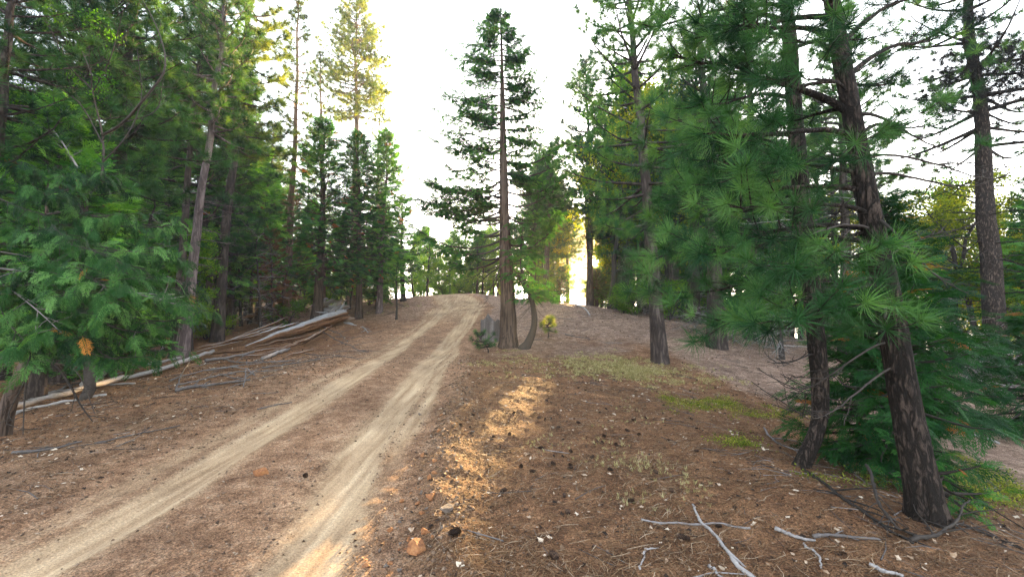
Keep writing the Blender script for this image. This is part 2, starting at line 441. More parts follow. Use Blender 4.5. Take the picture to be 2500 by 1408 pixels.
# ------------------------------------------------------------------ ground and dirt road
def ground_material():
    m, nt, N, L, B = nodes_of('forest_ground')
    tc = N.new('ShaderNodeTexCoord')
    def noise(scale, detail=5, rough=.6, vec=None):
        n = N.new('ShaderNodeTexNoise'); n.inputs['Scale'].default_value = scale; n.inputs['Detail'].default_value = detail; n.inputs['Roughness'].default_value = rough
        L.new(vec or tc.outputs['Object'], n.inputs['Vector']); return n
    def att(nm):
        a = N.new('ShaderNodeAttribute'); a.attribute_name = nm; return a.outputs['Fac']
    def math_(op, a, b, c=None):
        n = N.new('ShaderNodeMath'); n.operation = op
        for k, v in enumerate((a, b, c)):
            if v is None: continue
            if isinstance(v, (int, float)): n.inputs[k].default_value = v
            else: L.new(v, n.inputs[k])
        return n.outputs[0]
    def mix(f, a, b):
        n = N.new('ShaderNodeMix'); n.data_type = 'RGBA'
        for k, v in ((0, f), (6, a), (7, b)):
            if isinstance(v, tuple): n.inputs[k].default_value = (*v, 1)
            elif isinstance(v, (int, float)): n.inputs[k].default_value = v
            else: L.new(v, n.inputs[k])
        return n.outputs[2]
    n_big = noise(.7, 4); n_mid = noise(4, 8, .75); n_fine = noise(26, 6, .8); n_grit = noise(70, 5, .85)
    # stretched along the road: tyre streaks
    mp = N.new('ShaderNodeMapping'); mp.inputs['Scale'].default_value = (9, .6, 1); L.new(tc.outputs['Object'], mp.inputs['Vector'])
    n_str = noise(1.0, 4, .6, mp.outputs[0])
    soil = ramp(N, [(.36, (.090, .047, .028)), (.5, (.258, .152, .094)), (.64, (.44, .300, .205))])
    L.new(math_('ADD', math_('MULTIPLY', n_mid.outputs['Fac'], .6), math_('MULTIPLY', n_fine.outputs['Fac'], .4)), soil.inputs[0])
    dust = ramp(N, [(.36, (.27, .18, .11)), (.52, (.42, .305, .195)), (.68, (.56, .43, .29))])
    L.new(math_('ADD', math_('MULTIPLY', n_str.outputs['Fac'], .7), math_('MULTIPLY', n_fine.outputs['Fac'], .3)), dust.inputs[0])
    litter = ramp(N, [(.34, (.038, .022, .015)), (.46, (.155, .082, .047)), (.56, (.275, .150, .083)), (.68, (.44, .29, .185))])
    L.new(math_('ADD', math_('MULTIPLY', n_mid.outputs['Fac'], .5), math_('MULTIPLY', n_fine.outputs['Fac'], .5)), litter.inputs[0])
    pink = ramp(N, [(.36, (.085, .055, .043)), (.5, (.25, .172, .135)), (.64, (.50, .38, .31))])
    L.new(math_('ADD', math_('MULTIPLY', n_mid.outputs['Fac'], .5), math_('MULTIPLY', n_fine.outputs['Fac'], .5)), pink.inputs[0])
    jit = math_('MULTIPLY_ADD', n_mid.outputs['Fac'], .9, -.45)
    jit2 = math_('MULTIPLY_ADD', n_fine.outputs['Fac'], .7, -.35)
    def fac(nm, g=1.0):
        v = math_('ADD', math_('ADD', att(nm), math_('MULTIPLY', jit, .8 * g)), math_('MULTIPLY', jit2, .8 * g))
        r = N.new('ShaderNodeMapRange'); r.interpolation_type = 'SMOOTHSTEP'; r.inputs['From Min'].default_value = .2; r.inputs['From Max'].default_value = .8
        L.new(v, r.inputs['Value']); return r.outputs[0]
    c = mix(fac('litter'), soil.outputs[0], litter.outputs[0])
    c = mix(fac('pink'), c, pink.outputs[0])
    c = mix(fac('rut', .75), c, dust.outputs[0])
    # grit: scattered light and dark specks
    gr = ramp(N, [(.36, (.22, .22, .22)), (.5, (1, 1, 1)), (.60, (2.0, 1.9, 1.75))]); L.new(n_grit.outputs['Fac'], gr.inputs[0])
    mm = N.new('ShaderNodeMix'); mm.data_type = 'RGBA'; mm.blend_type = 'MULTIPLY'
    L.new(math_('MULTIPLY_ADD', fac('rut', .4), -.55, .95), mm.inputs[0]); L.new(c, mm.inputs[6]); L.new(gr.outputs[0], mm.inputs[7])
    m2 = N.new('ShaderNodeMix'); m2.data_type = 'RGBA'; m2.blend_type = 'MULTIPLY'; m2.inputs[0].default_value = 1
    tone = ramp(N, [(.3, (.72, .70, .70)), (.7, (1.2, 1.18, 1.15))]); L.new(n_big.outputs['Fac'], tone.inputs[0])
    L.new(mm.outputs[2], m2.inputs[6]); L.new(tone.outputs[0], m2.inputs[7])
    L.new(m2.outputs[2], B.inputs['Base Color'])
    B.inputs['Roughness'].default_value = .95; B.inputs['Specular IOR Level'].default_value = .1
    vo = N.new('ShaderNodeTexVoronoi'); vo.inputs['Scale'].default_value = 55; L.new(tc.outputs['Object'], vo.inputs['Vector'])
    hgt = math_('ADD', math_('MULTIPLY', n_mid.outputs['Fac'], 1.6), math_('ADD', math_('MULTIPLY', n_fine.outputs['Fac'], .9), math_('MULTIPLY', vo.outputs['Distance'], -.5)))
    bp = N.new('ShaderNodeBump'); bp.inputs['Distance'].default_value = .035
    L.new(math_('MULTIPLY_ADD', att('rut'), -.5, 1.0), bp.inputs['Strength'])
    L.new(hgt, bp.inputs['Height']); L.new(bp.outputs[0], B.inputs['Normal'])
    return m

M_GROUND = ground_material()

def build_ground():
    n = 760
    t = np.linspace(-1, 1, n)
    k = 5.6; a = 275 / math.sinh(k)
    gx = a * np.sinh(k * t) - .6
    gy = a * np.sinh(k * t) + 4.0
    X, Y = np.meshgrid(gx, gy)
    Z = H(X, Y)
    V = np.stack([X, Y, Z], -1).reshape(-1, 3)
    i = np.arange(n - 1)[:, None] * n + np.arange(n - 1)[None, :]
    Q = np.stack([i, i + 1, i + n + 1, i + n], -1).reshape(-1, 4)
    xl, xr, rut, road = masks(X, Y)
    px = smooth(xr + .7, xr + 1.5, X + .3 * noise2(X, Y, 61))
    left = smooth(.3, 1.8, xl - .9 - X + .5 * noise2(X * .7, Y * .7, 62))
    litter = np.clip(px * (1 - .8 * smooth(8, 20, Y)) + px * .45 + left * .42 + smooth(-4, -7, X - 0 * Y) * .3, 0, 1)
    pink = np.clip(px * smooth(7, 20, Y + 3 * noise2(X * .4, Y * .4, 63) + 2 * noise2(X * 1.3, Y * 1.3, 64)) * .85 + smooth(4.5, 6.5, X) * .8, 0, 1)
    pink = np.maximum(pink, .5 * (1 - road) * smooth(17, 24, Y) * (X < xr))
    rutm = np.clip(rut * 1.0 + .25 * road, 0, 1)
    rutm = np.maximum(rutm, road * smooth(16, 26, Y) * .62)
    at_ = dict(litter=litter.ravel(), pink=pink.ravel(), rut=rutm.ravel())
    cen = Q[:, 0]
    isroad = (road.ravel()[cen] > .5) & (Y.ravel()[cen] < 44) & (Y.ravel()[cen] > -25)
    for nm, sel in (('ground', ~isroad), ('dirt_road', isroad)):
        q = Q[sel]; used = np.unique(q)
        mp = np.zeros(len(V), np.int64); mp[used] = np.arange(len(used))
        o = link(nm, mesh_from(nm, V[used], mp[q], None, M_GROUND, None, True, {kk: v[used] for kk, v in at_.items()}))
        tag(o, kind='structure')
build_ground()
# ------------------------------------------------------------------ foliage templates
def needle_tuft(rng, n, L, w, stem=.07, lo=12, hi=95, bend=.18, segs=1):
    """needles spreading from a short shoot along +X"""
    th = np.radians(lo + (hi - lo) * rng.random(n) ** .8); ph = rng.random(n) * 2 * PI
    d = np.stack([np.cos(th), np.sin(th) * np.cos(ph), np.sin(th) * np.sin(ph)], 1)
    b = np.zeros((n, 3)); b[:, 0] = (rng.random(n) - .6) * stem
    l = L * (.72 + .4 * rng.random(n))
    side = unit(np.cross(d, rng.normal(size=(n, 3)))) * w / 2
    bd = unit(np.stack([np.full(n, 1.0), rng.normal(size=n) * .5, rng.normal(size=n) * .5 - .3], 1)) * bend
    tip = b + (d + bd) * l[:, None]
    i = np.arange(n)
    if segs == 1:
        V = np.concatenate([b - side, b + side, tip]); return V, None, np.stack([i, i + n, i + 2 * n], 1)
    mid = b + (d * .55 + bd * .2) * l[:, None]
    V = np.concatenate([b - side, b + side, mid - side, mid + side, tip])
    return V, np.stack([i, i + n, i + 3 * n, i + 2 * n], 1), np.stack([i + 2 * n, i + 3 * n, i + 4 * n], 1)

def cedar_spray(rng, L=.34, w=.018, n=6, sub=2, droop=.35, wide=.5):
    """flat, drooping, fern-like spray in the XY plane along +X"""
    segs = []
    for k in range(n):
        t = .12 + .8 * k / n
        for s in (-1, 1):
            bl = L * (wide * (1 - t) + .10) * (.8 + .4 * rng.random())
            a = R(38 + 14 * rng.random())
            p0 = np.array([t * L, 0, 0.]); d = np.array([math.cos(a), s * math.sin(a), (rng.random() - .5) * .4])
            segs.append((p0, p0 + d * bl, w))
            for j in range(sub):
                q0 = p0 + d * bl * (.3 + .6 * j / max(sub, 1))
                for s2 in (-1, 1):
                    a2 = math.atan2(d[1], d[0]) + s2 * R(34)
                    d2 = np.array([math.cos(a2), math.sin(a2), (rng.random() - .5) * .5])
                    segs.append((q0, q0 + d2 * bl * .42 * (.7 + .5 * rng.random()), w * .85))
    segs.append((np.zeros(3), np.array([L * 1.05, 0, 0]), w * .7))
    P0 = np.array([s[0] for s in segs]); P1 = np.array([s[1] for s in segs]); W = np.array([s[2] for s in segs])[:, None]
    dv = unit(P1 - P0); sd = unit(np.cross(dv, np.array([0, 0, 1.0]) + .45 * rng.normal(size=dv.shape))) * W / 2
    m = P0 * .45 + P1 * .55
    V = np.concatenate([P0 - sd * .4, P0 + sd * .4, m + sd, P1, m - sd])
    V[:, 2] -= droop * V[:, 0] ** 2 / L * 1.0
    V[:, 2] -= np.abs(V[:, 1]) * .25
    k = len(segs); i = np.arange(k)
    return V, np.stack([i, i + k, i + 2 * k, i + 4 * k], 1), np.stack([i + 2 * k, i + 3 * k, i + 4 * k], 1)

def leaf_clump(rng, n=14, rad=.16, s=.055):
    """a handful of small lobed leaves round a twig end"""
    c = rng.normal(size=(n, 3)) * rad * .55
    d = unit(c + rng.normal(size=(n, 3)) * .1 + np.array([0, 0, .1]))
    sd = unit(np.cross(d, rng.normal(size=(n, 3)))); l = s * (.7 + .6 * rng.random(n))[:, None]
    V = np.concatenate([c - d * l * .5, c + sd * l * .42 + d * l * .05, c + d * l * .65, c - sd * l * .42 + d * l * .05])
    i = np.arange(n)
    return V, np.stack([i, i + n, i + 2 * n, i + 3 * n], 1), None

_r = rng_(11)
TUFT_NEAR = [needle_tuft(_r, 80, .165, .0032, .05, 12, 98, .22, 2) for _ in range(6)]
TUFT_MID = [needle_tuft(_r, 64, .26, .0125, .10, 10, 105, .18) for _ in range(6)]
TUFT_FAR = [needle_tuft(_r, 44, .26, .018, .12, 10, 105, .15) for _ in range(6)]
SPRAY_NEAR = [cedar_spray(_r, .21, .0060, 9, 2, .7, .40) for _ in range(6)]
SPRAY_MID = [cedar_spray(_r, .42, .028, 6, 1, .35) for _ in range(6)]
SPRAY_FINE = [cedar_spray(_r, .28, .018, 6, 1, .4) for _ in range(6)]
SPRAY_FAR = [cedar_spray(_r, .50, .045, 5, 0, .3) for _ in range(6)]
CLUMP = [leaf_clump(_r) for _ in range(6)]
CLUMP_FINE = [leaf_clump(_r, 16, .12, .035) for _ in range(6)]

# ------------------------------------------------------------------ growth
def curve(p0, d0, L, n=8, droop=0., up=0., wob=.05, rng=None):
    s = np.linspace(0, 1, n)[:, None]
    p = np.asarray(p0, float) + unit(d0) * s * L
    z = -droop * L * s ** 1.6 + up * L * s ** 3
    p = p + np.concatenate([np.zeros((n, 2)), z], 1)
    if wob:
        nz = np.cumsum(rng.normal(size=(n, 3)) * wob * L / n, 0); nz -= nz[0]
        p = p + nz * s
    return p

def bez(p0, p1, p2, p3, n=12):
    t = np.linspace(0, 1, n)[:, None]
    return (1 - t) ** 3 * np.asarray(p0) + 3 * (1 - t) ** 2 * t * np.asarray(p1) + 3 * (1 - t) * t * t * np.asarray(p2) + t ** 3 * np.asarray(p3)

def path_at(path, t):
    n = len(path); k = np.clip(t * (n - 1), 0, n - 1.001); i = int(k); f = k - i
    return path[i] * (1 - f) + path[i + 1] * f, unit(path[i + 1] - path[i])

def smooth_path(pts, n=40):
    """Catmull-Rom through the points"""
    pts = np.asarray(pts, float)
    P = np.vstack([2 * pts[0] - pts[1], pts, 2 * pts[-1] - pts[-2]])
    out = []
    m = len(pts) - 1
    for u in np.linspace(0, m - 1e-6, n):
        i = int(u); t = u - i
        a, b, c, d = P[i:i + 4]
        out.append(.5 * ((2 * b) + (c - a) * t + (2 * a - 5 * b + 4 * c - d) * t * t + (3 * b - a - 3 * c + d) * t ** 3))
    return np.array(out)

def side_twigs(rng, path, t0, t1, n, lmul, ang=(30, 60), lift=.25, L=None):
    """(start, dir, length) of twigs along a branch, alternating sides, shorter to the tip"""
    L = L or np.linalg.norm(path[-1] - path[0])
    out = []
    for k in range(n):
        t = t0 + (t1 - t0) * (k + rng.random() * .7) / n
        p, d = path_at(path, min(t, .99))
        hz = unit(np.cross(d, [0, 0, 1])) * (1 if k % 2 else -1)
        a = R(rng.uniform(*ang))
        dd = unit(d * math.cos(a) + hz * math.sin(a) + np.array([0, 0, lift * rng.normal(.6, .8)]))
        out.append((p, dd, L * lmul * (1.15 - .75 * t) * rng.uniform(.7, 1.3)))
    return out

def trunk_path(H_, lean=(0, 0), wob=.15, n=16, rng=None):
    s = np.linspace(0, 1, n)[:, None]
    p = np.concatenate([s * 0, s * 0, s * H_], 1)
    p[:, :2] += np.asarray(lean) * s * H_
    nz = np.cumsum(rng.normal(size=(n, 2)) * wob / n ** .5, 0); nz -= nz[0]
    p[:, :2] += nz * s
    return p

def trunk_rad(r, n, top=.12, flare=.35, ex=.85):
    s = np.linspace(0, 1, n)
    return r * ((1 - s) ** ex * (1 - top) + top) * (1 + flare * np.exp(-s * n * .9))

def pine_geo(rng, Ht, r, cb=.35, cw=1.9, whorls=20, per=5, tufts=8, T=TUFT_MID, dead=14, lean=(0, 0), ts=1.0, top=.06, shape=.7, deadlen=.9, wood_sides=8, dry=.0):
    W = Acc(); C = Acc(); D = Acc()
    n = 18
    tp = trunk_path(Ht, lean, .25, n, rng)
    W.tube(tp, trunk_rad(r, n, top), wood_sides, .5, .12, 3, 1, rng.integers(1e6))
    P = []; Dr = []; Sc = []
    for k in range(whorls):
        u = (k + .5 * rng.random()) / whorls
        z = cb + (1 - cb) * u
        p0, _ = path_at(tp, z)
        prof = (1 - u) ** shape * (.55 + .45 * min(1, u * 4 + .25)) + .10
        m = max(3, int(per * (1 - .35 * u)))
        a0 = rng.random() * 6.28
        for j in range(m):
            if rng.random() < .12: continue
            a = a0 + 2 * PI * j / m + rng.normal() * .3
            L = cw * prof * rng.uniform(.65, 1.2)
            el = R(-12 + 55 * u + rng.normal() * 9)
            d = np.array([math.cos(a) * math.cos(el), math.sin(a) * math.cos(el), math.sin(el)])
            br = curve(p0, d, L, 7, .16 * (1 - u), .28, .08, rng)
            W.tube(br, np.linspace(.028 + .012 * L, .006, 7), 4, .5)
            P.append(br[-1]); Dr.append(br[-1] - br[-2] + [0, 0, .05 * L]); Sc.append(1.1)
            nt = max(2, int(tufts * (.4 + .6 * L / cw)))
            for (q, dd, l) in side_twigs(rng, br, .30, .97, nt, .26, (30, 62), .35, L):
                e = q + dd * l + np.array([0, 0, .10 * l])
                W.tube(np.array([q, (q + e) / 2, e]), [.010, .008, .005], 3, .5)
                P.append(e); Dr.append(dd + [0, 0, .25]); Sc.append(rng.uniform(.75, 1.15))
                if l > .22:
                    P.append(q + dd * l * .55); Dr.append(dd + rng.normal(size=3) * .3); Sc.append(rng.uniform(.6, .9))
    p0, _ = path_at(tp, .995); P.append(p0); Dr.append(np.array([0, 0, 1.])); Sc.append(1.2)
    tint = rng.random(len(P)) * .75
    if dry: tint[rng.random(len(P)) < dry] = 1.0
    C.place(T, np.array(P), np.array(Dr), None, np.array(Sc) * ts, tint, rng)
    for k in range(dead):
        z = rng.uniform(.08, cb + .12)
        p0, _ = path_at(tp, z); a = rng.random() * 6.28; L = deadlen * rng.uniform(.4, 1.3)
        br = curve(p0, [math.cos(a), math.sin(a), rng.uniform(-.25, .25)], L, 6, .15, .1, .2, rng)
        D.tube(br, np.linspace(.016, .004, 6), 4, .5)
        for (q, dd, l) in side_twigs(rng, br, .35, .95, 4, .35, (30, 70), .5, L):
            D.tube(curve(q, dd, l, 4, .1, 0, .2, rng), np.linspace(.007, .003, 4), 3, .5)
    if D.n: W.add(np.concatenate(D.V), np.concatenate(D.Q), None, np.concatenate(D.t))
    return W, C

def cedar_geo(rng, Ht, r, cb=.08, cw=1.5, nb=110, sprays=7, T=SPRAY_MID, shape=.8, lean=(0, 0), ss=1.0, dead=8, dry=.01, el0=-15, el1=55, tm=.8):
    W = Acc(); C = Acc()
    n = 16
    tp = trunk_path(Ht, lean, .2, n, rng)
    W.tube(tp, trunk_rad(r, n, .05, .45), 9, .5, .12, 4, .6, rng.integers(1e6))
    P = []; Dr = []; Sc = []; Z = []
    for k in range(nb):
        u = (k + rng.random()) / nb
        z = cb + (1 - cb) * u * .985
        p0, _ = path_at(tp, z)
        prof = ((1 - u) ** shape) * (.6 + .4 * min(1, u * 5)) + .07
        a = k * 2.39996 + rng.normal() * .4
        L = cw * prof * rng.uniform(.6, 1.25)
        el = R(el0 + (el1 - el0) * u + rng.normal() * 8)
        d = np.array([math.cos(a) * math.cos(el), math.sin(a) * math.cos(el), math.sin(el)])
        br = curve(p0, d, L, 6, .22, .20, .08, rng)
        W.tube(br, np.linspace(.014 + .010 * L, .004, 6), 4, .5)
        P.append(br[-1]); Dr.append(br[-1] - br[-2]); Sc.append(1.0)
        nt = max(3, int(sprays * (.35 + .65 * L / cw)))
        for (q, dd, l) in side_twigs(rng, br, .22, .98, nt, .20, (25, 65), .35, L):
            P.append(q + dd * l * .4); Dr.append(dd + [0, 0, -.12]); Sc.append(rng.uniform(.7, 1.2))
    P.append(tp[-1]); Dr.append(np.array([0, 0, 1.])); Sc.append(.9)
    m = len(P)
    tint = np.clip(rng.random(m) * tm, 0, .9); tint[rng.random(m) < dry] = 1.0
    C.place(T, np.array(P), np.array(Dr), np.array([0, 0, 1.]) + rng.normal(size=(m, 3)) * .45, np.array(Sc) * ss, tint, rng)
    for k in range(dead):
        z = rng.uniform(.03, cb + .1)
        p0, _ = path_at(tp, z); a = rng.random() * 6.28
        br = curve(p0, [math.cos(a), math.sin(a), -.1], rng.uniform(.4, 1.2), 5, .25, .1, .15, rng)
        W.tube(br, np.linspace(.014, .004, 5), 4, .5)
    return W, C

def broadleaf_geo(rng, Ht, r, cw, nb=26, clumps=16, T=CLUMP, cb=.25, stems=1, cs=1.0):
    W = Acc(); C = Acc(); P = []
    for s in range(stems):
        ln = rng.normal(size=2) * (.08 if stems == 1 else .3)
        tp = trunk_path(Ht * rng.uniform(.8, 1), ln, .5, 12, rng)
        W.tube(tp, trunk_rad(r, 12, .12, .4), 7, .5, .1, 3, 1, rng.integers(1e6))
        for k in range(nb // stems):
            u = rng.random() ** .8; z = cb + (1 - cb) * u
            p0, _ = path_at(tp, z * .99); a = rng.random() * 6.28
            L = cw * (.35 + .65 * math.sin(PI * min(1, .15 + u * .85))) * rng.uniform(.5, 1.15)
            br = curve(p0, [math.cos(a), math.sin(a), rng.uniform(.1, .9)], L, 7, .1, .05, .22, rng)
            W.tube(br, np.linspace(.012 + .012 * L, .004, 7), 4, .5)
            for (q, dd, l) in side_twigs(rng, br, .3, 1, clumps, .35, (25, 75), .6, L):
                W.tube(np.array([q, q + dd * l]), [.006, .003], 3, .5)
                P.append(q + dd * l); P.append(q + dd * l * .6 + rng.normal(size=3) * .06)
    P = np.array(P)
    C.place(T, P, rng.normal(size=P.shape), None, cs * rng.uniform(.7, 1.3, len(P)), rng.random(len(P)) * .85, rng)
    return W, C

def dead_geo(rng, Ht, r, nb=36, L0=.9, lean=(0, 0), broken=True, curl=.2):
    W = Acc()
    tp = trunk_path(Ht, lean, .3, 14, rng)
    W.tube(tp, trunk_rad(r, 14, .25 if broken else .06, .3), 8, .45, .12, 3, 1, rng.integers(1e6))
    B = Acc()
    for k in range(nb):
        z = rng.uniform(.06, 1.0)
        p0, _ = path_at(tp, z * .99); a = rng.random() * 6.28; L = L0 * rng.uniform(.3, 1.25)
        br = curve(p0, [math.cos(a), math.sin(a), rng.uniform(-.5, .5)], L, 7, rng.uniform(-.1, .3), rng.uniform(-.2, .2), curl, rng)
        B.tube(br, np.linspace(.004 + .010 * L, .003, 7), 4, rng.random())
        for (q, dd, l) in side_twigs(rng, br, .25, .97, 6, .42, (25, 75), .6, L):
            tw = curve(q, dd, l, 5, .1, 0, .3, rng)
            B.tube(tw, np.linspace(.0055, .0025, 5), 3, rng.random())
            for (q2, d2, l2) in side_twigs(rng, tw, .3, .95, 2, .5, (25, 75), .6, l):
                B.tube(np.array([q2, q2 + d2 * l2]), [.003, .002], 3, rng.random())
    return W, B
# ------------------------------------------------------------------ single trees of the photograph
def add_tree(name, label, cat, base, W, C, wmat, cmat, group=None, crown_name='crown'):
    t = thing(name, label, cat, base, group)
    link('trunk', W.mesh('trunk', wmat, True), t)
    if C is not None and C.n:
        link(crown_name, C.mesh('crown', cmat), t)
    return t

def bough(root, p0, p3, r0, T, leaf, bark, seed, tufts=14, frm=.4, sag=.10, lift=.12, scale=1.0, twig=.3, cedar=False, hang=-.1, bare=False, via=None, tint=(0, .85), dry=0., sides=6, label=None):
    """one limb with its own foliage, parented to the tree; p0, p3 in world space"""
    rng = rng_(seed)
    p0 = np.asarray(p0, float); p3 = np.asarray(p3, float); org = np.array(root.location)
    Lb = np.linalg.norm(p3 - p0); v = p3 - p0
    if via is not None:
        path = smooth_path([p0] + [np.asarray(q) for q in via] + [p3], 16)
    else:
        path = bez(p0, p0 + v * .33 + [0, 0, lift * Lb], p0 + v * .7 + [0, 0, -sag * Lb * .4], p3, 14)
        path = path + np.concatenate([np.zeros((1, 3)), np.cumsum(rng.normal(size=(13, 3)) * .010 * Lb, 0)]) * np.linspace(0, 1, 14)[:, None]
    W = Acc(); C = Acc()
    n = len(path)
    W.tube(path, r0 * np.linspace(1, .22, n) ** .9, sides, rng.uniform(.3, .7), .12, 3, 2, seed)
    P, D, S = [path[-1]], [path[-1] - path[-2]], [1.0]
    for (q, dd, l) in side_twigs(rng, path, frm, .98, tufts if cedar or bare else max(3, int(tufts * .8)), 1, (22, 65), .35, 1.0):
        l = min(twig * Lb, .42) * rng.uniform(.45, 1.15)
        tw = curve(q, dd, l, 5, .1 if not cedar else .25, .15, .12, rng)
        W.tube(tw, np.linspace(max(.0042, r0 * .3), .003, 5), 4, rng.uniform(.3, .7))
        if bare:
            for (q2, d2, l2) in side_twigs(rng, tw, .3, .95, 3, .5, (25, 70), .5, l):
                W.tube(curve(q2, d2, l2, 4, .1, 0, .2, rng), np.linspace(.003, .0015, 4), 3, .5)
            continue
        P.append(tw[-1]); D.append(tw[-1] - tw[-2]); S.append(rng.uniform(.8, 1.1))
        if cedar:
            for f in (.15, .3, .45, .6, .8):
                q2, d2 = path_at(tw, f); P.append(q2); D.append(d2 + rng.normal(size=3) * .55); S.append(rng.uniform(.6, 1.0))
        elif l > .2:
            q2, d2 = path_at(tw, .6); P.append(q2); D.append(d2 + rng.normal(size=3) * .35); S.append(rng.uniform(.6, .9))
    b = link('branch', W.mesh('branch', bark, True, org), root)
    if not bare:
        P = np.array(P); D = unit(np.array(D)) + np.array([0, 0, hang]); m = len(P)
        tt = tint[0] + (tint[1] - tint[0]) * rng.random(m) ** (2.0 if T is SPRAY_NEAR else 1.2)
        if dry: tt[rng.random(m) < dry] = 1.0
        Z = None if not cedar else np.array([0, 0, 1.]) + rng.normal(size=(m, 3)) * .4
        C.place(T, P, D, Z, np.array(S) * scale, tt, rng)
        link('foliage', C.mesh('foliage', leaf, False, org), b)
    if label: b['label'] = label
    return b

def px_trunk(pts, r_of, extra=None, n=60):
    """pts: (px, py, Y); world path"""
    w = [at(*p) for p in pts]
    if extra: w += [np.asarray(w[-1]) + e for e in extra]
    return smooth_path(w, n)

def at_height(path, z):
    i = int(np.argmin(np.abs(path[:, 2] - z))); return path[i]

# ---- leaning pine beside the camera
b1 = hit(2265, 1268); Yb = b1[1]
tr = px_trunk([(2268, 1300, Yb), (2250, 1180, Yb), (2213, 1000, Yb + .03), (2166, 720, Yb + .06), (2120, 500, Yb + .10), (2084, 300, Yb + .14), (2050, 120, Yb + .17), (2030, 0, Yb + .2)], None,
              [(-.10, .1, .8), (-.22, .2, 2.0), (-.25, .35, 3.6), (-.22, .45, 4.9)], 120)
leaning_pine = thing('leaning_pine', 'big dark pine with a thick scaly trunk leaning over the slope, nearest to the viewer', 'tree', b1)
A = Acc()
hh = tr[:, 2] - b1[2]
A.tube(tr, np.interp(hh, [-.1, .05, .2, .5, 1.3, 2.4, 3.2, 4.0, 6, 8.8], [.172, .138, .118, .104, .092, .076, .068, .062, .045, .015]), 40, .5, .10, 5, 2.0, 77)
link('trunk', A.mesh('trunk', M_BARK, True, b1), leaning_pine)
def on(trk, py):
    k = int(np.argmin([abs(to_px(p)[1] - py) for p in trk])); return trk[k]
def boughs(root, trk, rows, seed0, leaf=M_PINE_NEAR, bark=M_BARK, T=TUFT_NEAR, **kw):
    for i, row in enumerate(rows):
        py, ex, ey, eY, r0, nt = row[:6]
        o = dict(kw); o.update(row[6] if len(row) > 6 else {})
        bough(root, on(trk, py), at(ex, ey, eY), r0, T, leaf, bark, seed0 + i, nt, **o)
boughs(leaning_pine, tr, [
    (290, 1800, 150, 3.7, .038, 18), (335, 1730, 330, 3.1, .024, 16), (90, 1790, 50, 3.4, .026, 18), (15, 1850, -60, 3.8, .024, 14),
    (460, 1650, 500, 3.9, .024, 18), (520, 1775, 520, 2.9, .020, 14), (600, 1705, 615, 3.0, .022, 15), (560, 1590, 625, 3.5, .022, 16),
    (690, 1745, 800, 2.8, .020, 14, dict(sag=.25)), (760, 1870, 800, 2.65, .018, 12, dict(sag=.25)), (640, 1905, 640, 2.7, .016, 10), (400, 1850, 430, 2.8, .018, 13),
    (345, 2085, 345, 2.85, .012, 4, dict(frm=.7)), (600, 2062, 640, 2.75, .012, 5, dict(frm=.6)), (740, 2150, 790, 2.75, .012, 4, dict(frm=.6)), (700, 1995, 745, 2.55, .014, 8),
    (200, 2330, 60, 4.3, .022, 14), (120, 2290, -50, 4.0, .022, 14), (340, 2270, 300, 4.3, .018, 12), (260, 1905, 300, 3.9, .020, 13),
    (40, 1700, 90, 4.3, .026, 18), (5, 1990, -60, 2.9, .02, 10), (150, 1900, 70, 2.9, .018, 12), (-60, 2150, -90, 3.6, .02, 12),
    (560, 1830, 700, 3.6, .018, 13), (420, 1740, 410, 3.6, .02, 15), (230, 1960, 170, 2.8, .014, 8), (700, 1600, 720, 3.6, .018, 12),
], 500)
boughs(leaning_pine, tr, [
    (285, 2292, 372, 3.1, .016, 5, dict(lift=.28)), (425, 2395, 468, 3.5, .016, 8, dict(lift=.12)), (520, 2305, 690, 3.0, .014, 6, dict(lift=.12)), (390, 2450, 430, 3.8, .012, 8, dict(lift=.15)),
    (880, 1935, 1010, 3.2, .010, 9, dict(lift=.05, sag=.8)), (830, 1895, 930, 3.3, .010, 9, dict(sag=.8)), (640, 2320, 560, 3.6, .010, 7), (560, 1930, 560, 3.1, .012, 7)], 560, bare=True, bark=M_DARKTWIG, twig=.35)

# ---- crooked pine behind it
b2 = hit(1958, 1138); Y2 = b2[1]
tr2 = px_trunk([(1950, 1150, Y2), (1972, 1105, Y2), (1996, 1045, Y2 + .02), (2003, 980, Y2 + .03), (1996, 860, Y2 + .05), (1982, 720, Y2 + .06), (1968, 590, Y2 + .1), (1954, 450, Y2 + .12), (1938, 250, Y2 + .15), (1922, 40, Y2 + .2)], None,
               [(-.06, .1, .9), (-.1, .2, 2.2), (-.1, .2, 3.6)], 110)
crooked_pine = thing('crooked_pine', 'dark pine with a kinked foot standing just behind the big leaning pine', 'tree', b2)
A = Acc(); hh = tr2[:, 2] - b2[2]
A.tube(tr2, np.interp(hh, [-.1, .1, .4, 1, 3, 4.2, 6, 8], [.085, .074, .070, .080, .082, .072, .050, .015]), 28, .5, .12, 5, 2.2, 78)
link('trunk', A.mesh('trunk', M_BARK, True, b2), crooked_pine)
